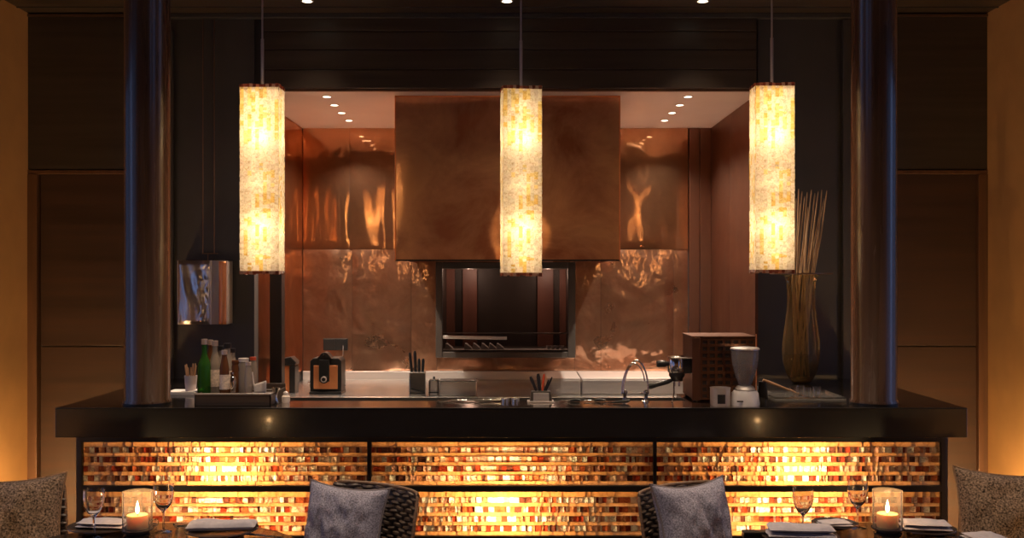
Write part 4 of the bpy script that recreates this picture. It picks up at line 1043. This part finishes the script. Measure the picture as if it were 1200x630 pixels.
# tableware -------------------------------------------------------------------
ZTT = ZT+.0005
def glass(lab):
    t = thing('wine_glass', lab, 'wine glass', (0, 0, ZTT), 'stemmed wine glasses')
    o = [(0, 0), (.033, 0), (.033, .002), (.012, .006), (.0045, .012), (.0038, .04), (.0042, .075), (.010, .084), (.024, .098), (.035, .122), (.040, .150), (.0385, .183)]
    i = [(.0375, .183), (.039, .150), (.034, .123), (.023, .100), (.009, .088), (0, .086)]
    MB().lathe(o+i, n=40, caps=False).obj('bowl_and_stem', 'glass', t, smooth=True)
    return t
def TW(px, Y): return (W(px, 0, Y).x, Y, ZTT)
g0 = glass('stemmed wine glass at the left of the left table, nearest the tweed cushion'); g0.location = TW(110, 3.90)
copy_tree(g0, 'stemmed wine glass between candle and rolled napkin on the left table', TW(191.5, 3.99))
copy_tree(g0, 'stemmed wine glass behind the grey napkins on the right table', TW(941, 3.93))
copy_tree(g0, 'stemmed wine glass beside the candle on the right table', TW(1005, 4.05))
def candle(x, lab1, lab2, Y):
    p = TW(x, Y)
    h = thing('candle_holder', lab1, 'candle holder', p)
    MB().lathe([(0, 0), (.050, 0), (.053, .006), (.042, .012), (.042, .017), (.060, .022), (.061, .027), (0, .027)], n=40, caps=False).obj('pedestal', 'plate', h, smooth=True)
    MB().lathe([(.052, .0275), (.055, .0275), (.056, .17), (.053, .17), (.052, .0275)], n=48, caps=False).obj('glass_cylinder', 'candle_glass', h, smooth=True)
    c = thing('pillar_candle', lab2, 'candle', (p[0], p[1], ZTT+.0278))
    MB().lathe([(0, 0), (.039, 0), (.040, .003), (.040, .050), (.038, .053), (.030, .049), (0, .047)], n=40, caps=False).obj('wax', 'candle', c, smooth=True)
    MB().cyl((0, 0, .047), (.001, 0, .060), .0012, 6).obj('wick', 'black_plastic', c)
    MB().lathe([(0, .056), (.005, .060), (.0072, .068), (.0065, .080), (.0035, .094), (.0010, .104), (0, .106)], n=16, caps=False).obj('flame', 'flame', c, smooth=True)
    light('candle_light', 'POINT', (p[0], p[1], ZTT+.0278+.115), .9, (1, .55, .22), .01)
candle(161, 'clear glass candle cylinder on the left table', 'lit pillar candle burning on the left table', 3.93)
candle(1040, 'clear glass candle cylinder on the right table', 'lit pillar candle burning on the right table', 3.95)

def plate(lab, p, r=.12):
    o = MB().lathe([(0, .0), (r*.6, 0), (r*.7, .004), (r, .016), (r*.995, .019), (r*.68, .008), (0, .006)], n=48, caps=False).obj('plate', 'plate', loc=p, smooth=True)
    return tag(o, lab, 'plate')
def napkin(lab, p, w, d_, h, rz=0, layers=3, roll=False):
    t = MB()
    for k in range(layers):
        z0 = h*k/layers; z1 = h*(k+1)/layers-.0012
        def fn(a, b, top=True):
            x = (a-.5)*w*(1-.03*k); y = (b-.5)*d_*(1-.04*k)
            e = min(1, min(b, 1-b)/.34, min(a, 1-a)/.10)
            zz = z0+(z1-z0)*.5
            s_ = math.sqrt(max(0, 1-(1-e)**2))
            wv = .004*noise.noise(Vector((a*4+k, b*3, rz+k)))+(.010*noise.noise(Vector((a*2.6+w*9, b*.8, 5))) if k == layers-1 else 0)
            x += .006*noise.noise(Vector((b*4, k*2.1, w*7))); y += .008*noise.noise(Vector((a*2.5, k*1.7, w*11)))
            return (x, y, zz+(z1-z0)*.5*s_*(1 if top else -1)+wv*s_*(1 if top else 0))
        t.grid(lambda a, b: fn(a, b), 24, 14); t.grid(lambda a, b: fn(1-a, b, False), 24, 14)
    o = t.obj('napkin', 'napkin', loc=p, smooth=True, rz=rz)
    return tag(o, lab, 'napkin', 'pale linen napkins')
def up_(p, dz): return (p[0], p[1], p[2]+dz)
# left table
p = TW(122, 4.03); plate('dark plate under the napkin left of the left candle', p, .135)
napkin('folded pale napkin left of the candle on the left table', up_((p[0], p[1], p[2]), .0125), .19, .10, .026, R(-6), 2)
p = TW(260, 3.97); plate('dark plate under the rolled napkin on the left table', p, .14)
napkin('long folded pale napkin at the right of the left table', up_(p, .0145), .26, .09, .034, R(5), 1)
p = TW(322, 3.80)
o = MB().lathe([(0, 0), (.02, 0), (.028, .004), (.034, .016), (.032, .017), (.02, .006), (0, .005)], n=30, caps=False).obj('butter_dish', 'thin_glass', loc=TW(213, 4.06), smooth=True)
tag(o, 'little clear glass dish beside the rolled napkin', 'dish')
o = MB().lathe([(0, 0), (.012, 0), (.02, .008), (.021, .018), (.014, .028), (.012, .028), (.018, .018), (.016, .008), (0, .004)], n=30, caps=False).obj('salt_pot', 'glass', loc=TW(180, 4.08), smooth=True)
tag(o, 'tiny round glass salt pot behind the left candle', 'pot')
def cutlery(kind, lab, p, rz, rx=0):
    t = thing(kind, lab, kind.split('_')[-1], p, None, rz)
    MB().tube([(-.10, 0, .005), (-.02, 0, .006), (.0, 0, .005)], [.005, .004, .003], 8).obj('handle', 'pewter', t, smooth=True)
    mb = MB()
    if 'knife' in kind: mb.prism([(-.002, .004), (.09, .004), (.10, .006), (.095, .0075), (-.002, .0075)], -.008, .008)
    else:
        mb.box(0, .03, -.011, .011, .004, .006)
        for k in range(4): mb.box(.03, .07, -.011+k*.0063, -.0085+k*.0063, .004, .0055)
    mb.obj('blade' if 'knife' in kind else 'tines', 'pewter', t)
cutlery('table_fork', 'fork lying right of the long napkin on the left table', (W(312, 0, 3.90).x, 3.905, ZTT), R(-20))
cutlery('table_knife', 'knife at the near right edge of the left table', (W(330, 0, 3.80).x, 3.82, ZTT), R(150))
# right table
p = TW(938, 3.86); plate('dark plate under the grey napkins on the right table', p, .145)
napkin('thick folded grey napkin at the left of the right table', up_(p, .0145), .25, .11, .046, R(-5), 2)
p = TW(978, 4.06); plate('dark plate behind the wine glass on the right table', p, .09)
napkin('flat pale napkin on the plate behind the right candle', up_(p, .0105), .12, .08, .016, R(8), 2)
p = TW(1084, 3.99); plate('dark plate under the blue tinted napkin on the right table', p, .115)
napkin('folded pale napkin right of the candle on the right table', up_(p, .0125), .18, .11, .032, R(-8), 2)
p = TW(1155, 3.86)
napkin('flat pale napkin lying at the right edge of the right table', up_(p, .0005), .13, .13, .022, R(10), 2)
cutlery('table_fork', 'fork right of the tinted napkin on the right table', (W(1117, 0, 3.90).x, 3.915, ZTT), R(-42))
cutlery('table_knife', 'knife at the right edge of the right table', (W(1128, 0, 3.86).x, 3.86, ZTT), R(175))
t = thing('menu_block', 'small dark wooden block at the left of the right table', 'block', TW(884, 3.90))
MB().box(-.045, .045, -.02, .02, 0, .026).obj('block_body', 'chair_wood', t, bevel=.003)
MB().box(-.040, .040, -.0215, -.0195, .006, .020).obj('metal_plate', 'dark_metal', t)

# ------------------------------------------------------------------ floor uplights washing the ochre walls and corners
for sx, x, y, lab in ((-1, -2.82, 5.7, 'black floor uplight by the left ochre wall'), (1, 2.77, 5.7, 'black floor uplight by the right ochre wall')):
    t = thing('floor_uplight', lab, 'uplight', (x, y, 0.0005))
    MB().lathe([(0, 0), (.06, 0), (.06, .09), (.052, .09), (.052, .06), (0, .06)], n=24, caps=False).obj('housing', 'dark_metal', t, smooth=True)
    MB().lathe([(0, .065), (.05, .065)], n=24, caps=False).obj('lens', 'bulb', t)
    light('uplight', 'POINT', (x, y, .16), 52, (1, .62, .26), .05)
for sx in (-1, 1):
    light('wall_washer', 'SPOT', (sx*2.5, 2.6, .25), 60, (1, .66, .30), .1, rot=(R(95), 0, R(-sx*35)), spot_size=2.2, spot_blend=1)

# ------------------------------------------------------------------ world, camera, view
w = bpy.data.worlds.new('World'); S.world = w; w.use_nodes = True
w.node_tree.nodes['Background'].inputs[0].default_value = (.22, .32, .60, 1); w.node_tree.nodes['Background'].inputs[1].default_value = .5
cam = bpy.data.cameras.new('Camera'); co = bpy.data.objects.new('Camera', cam); COL.objects.link(co)
co.location = (0, 0, EYE); co.rotation_euler = (PI/2, 0, 0)
cam.sensor_width = 36; cam.lens = 36; cam.shift_y = (HZ-315)/1200; cam.clip_start = .05; cam.clip_end = 60
S.camera = co
vs_ = S.view_settings
vs_.view_transform = 'Standard'; vs_.look = 'None'; vs_.gamma = 1; vs_.exposure = 0; vs_.use_curve_mapping = False
cy = S.cycles
cy.use_denoising = True; cy.max_bounces = 10; cy.diffuse_bounces = 5; cy.glossy_bounces = 5; cy.transmission_bounces = 10; cy.transparent_max_bounces = 16
cy.sample_clamp_indirect = 6; cy.blur_glossy = .5
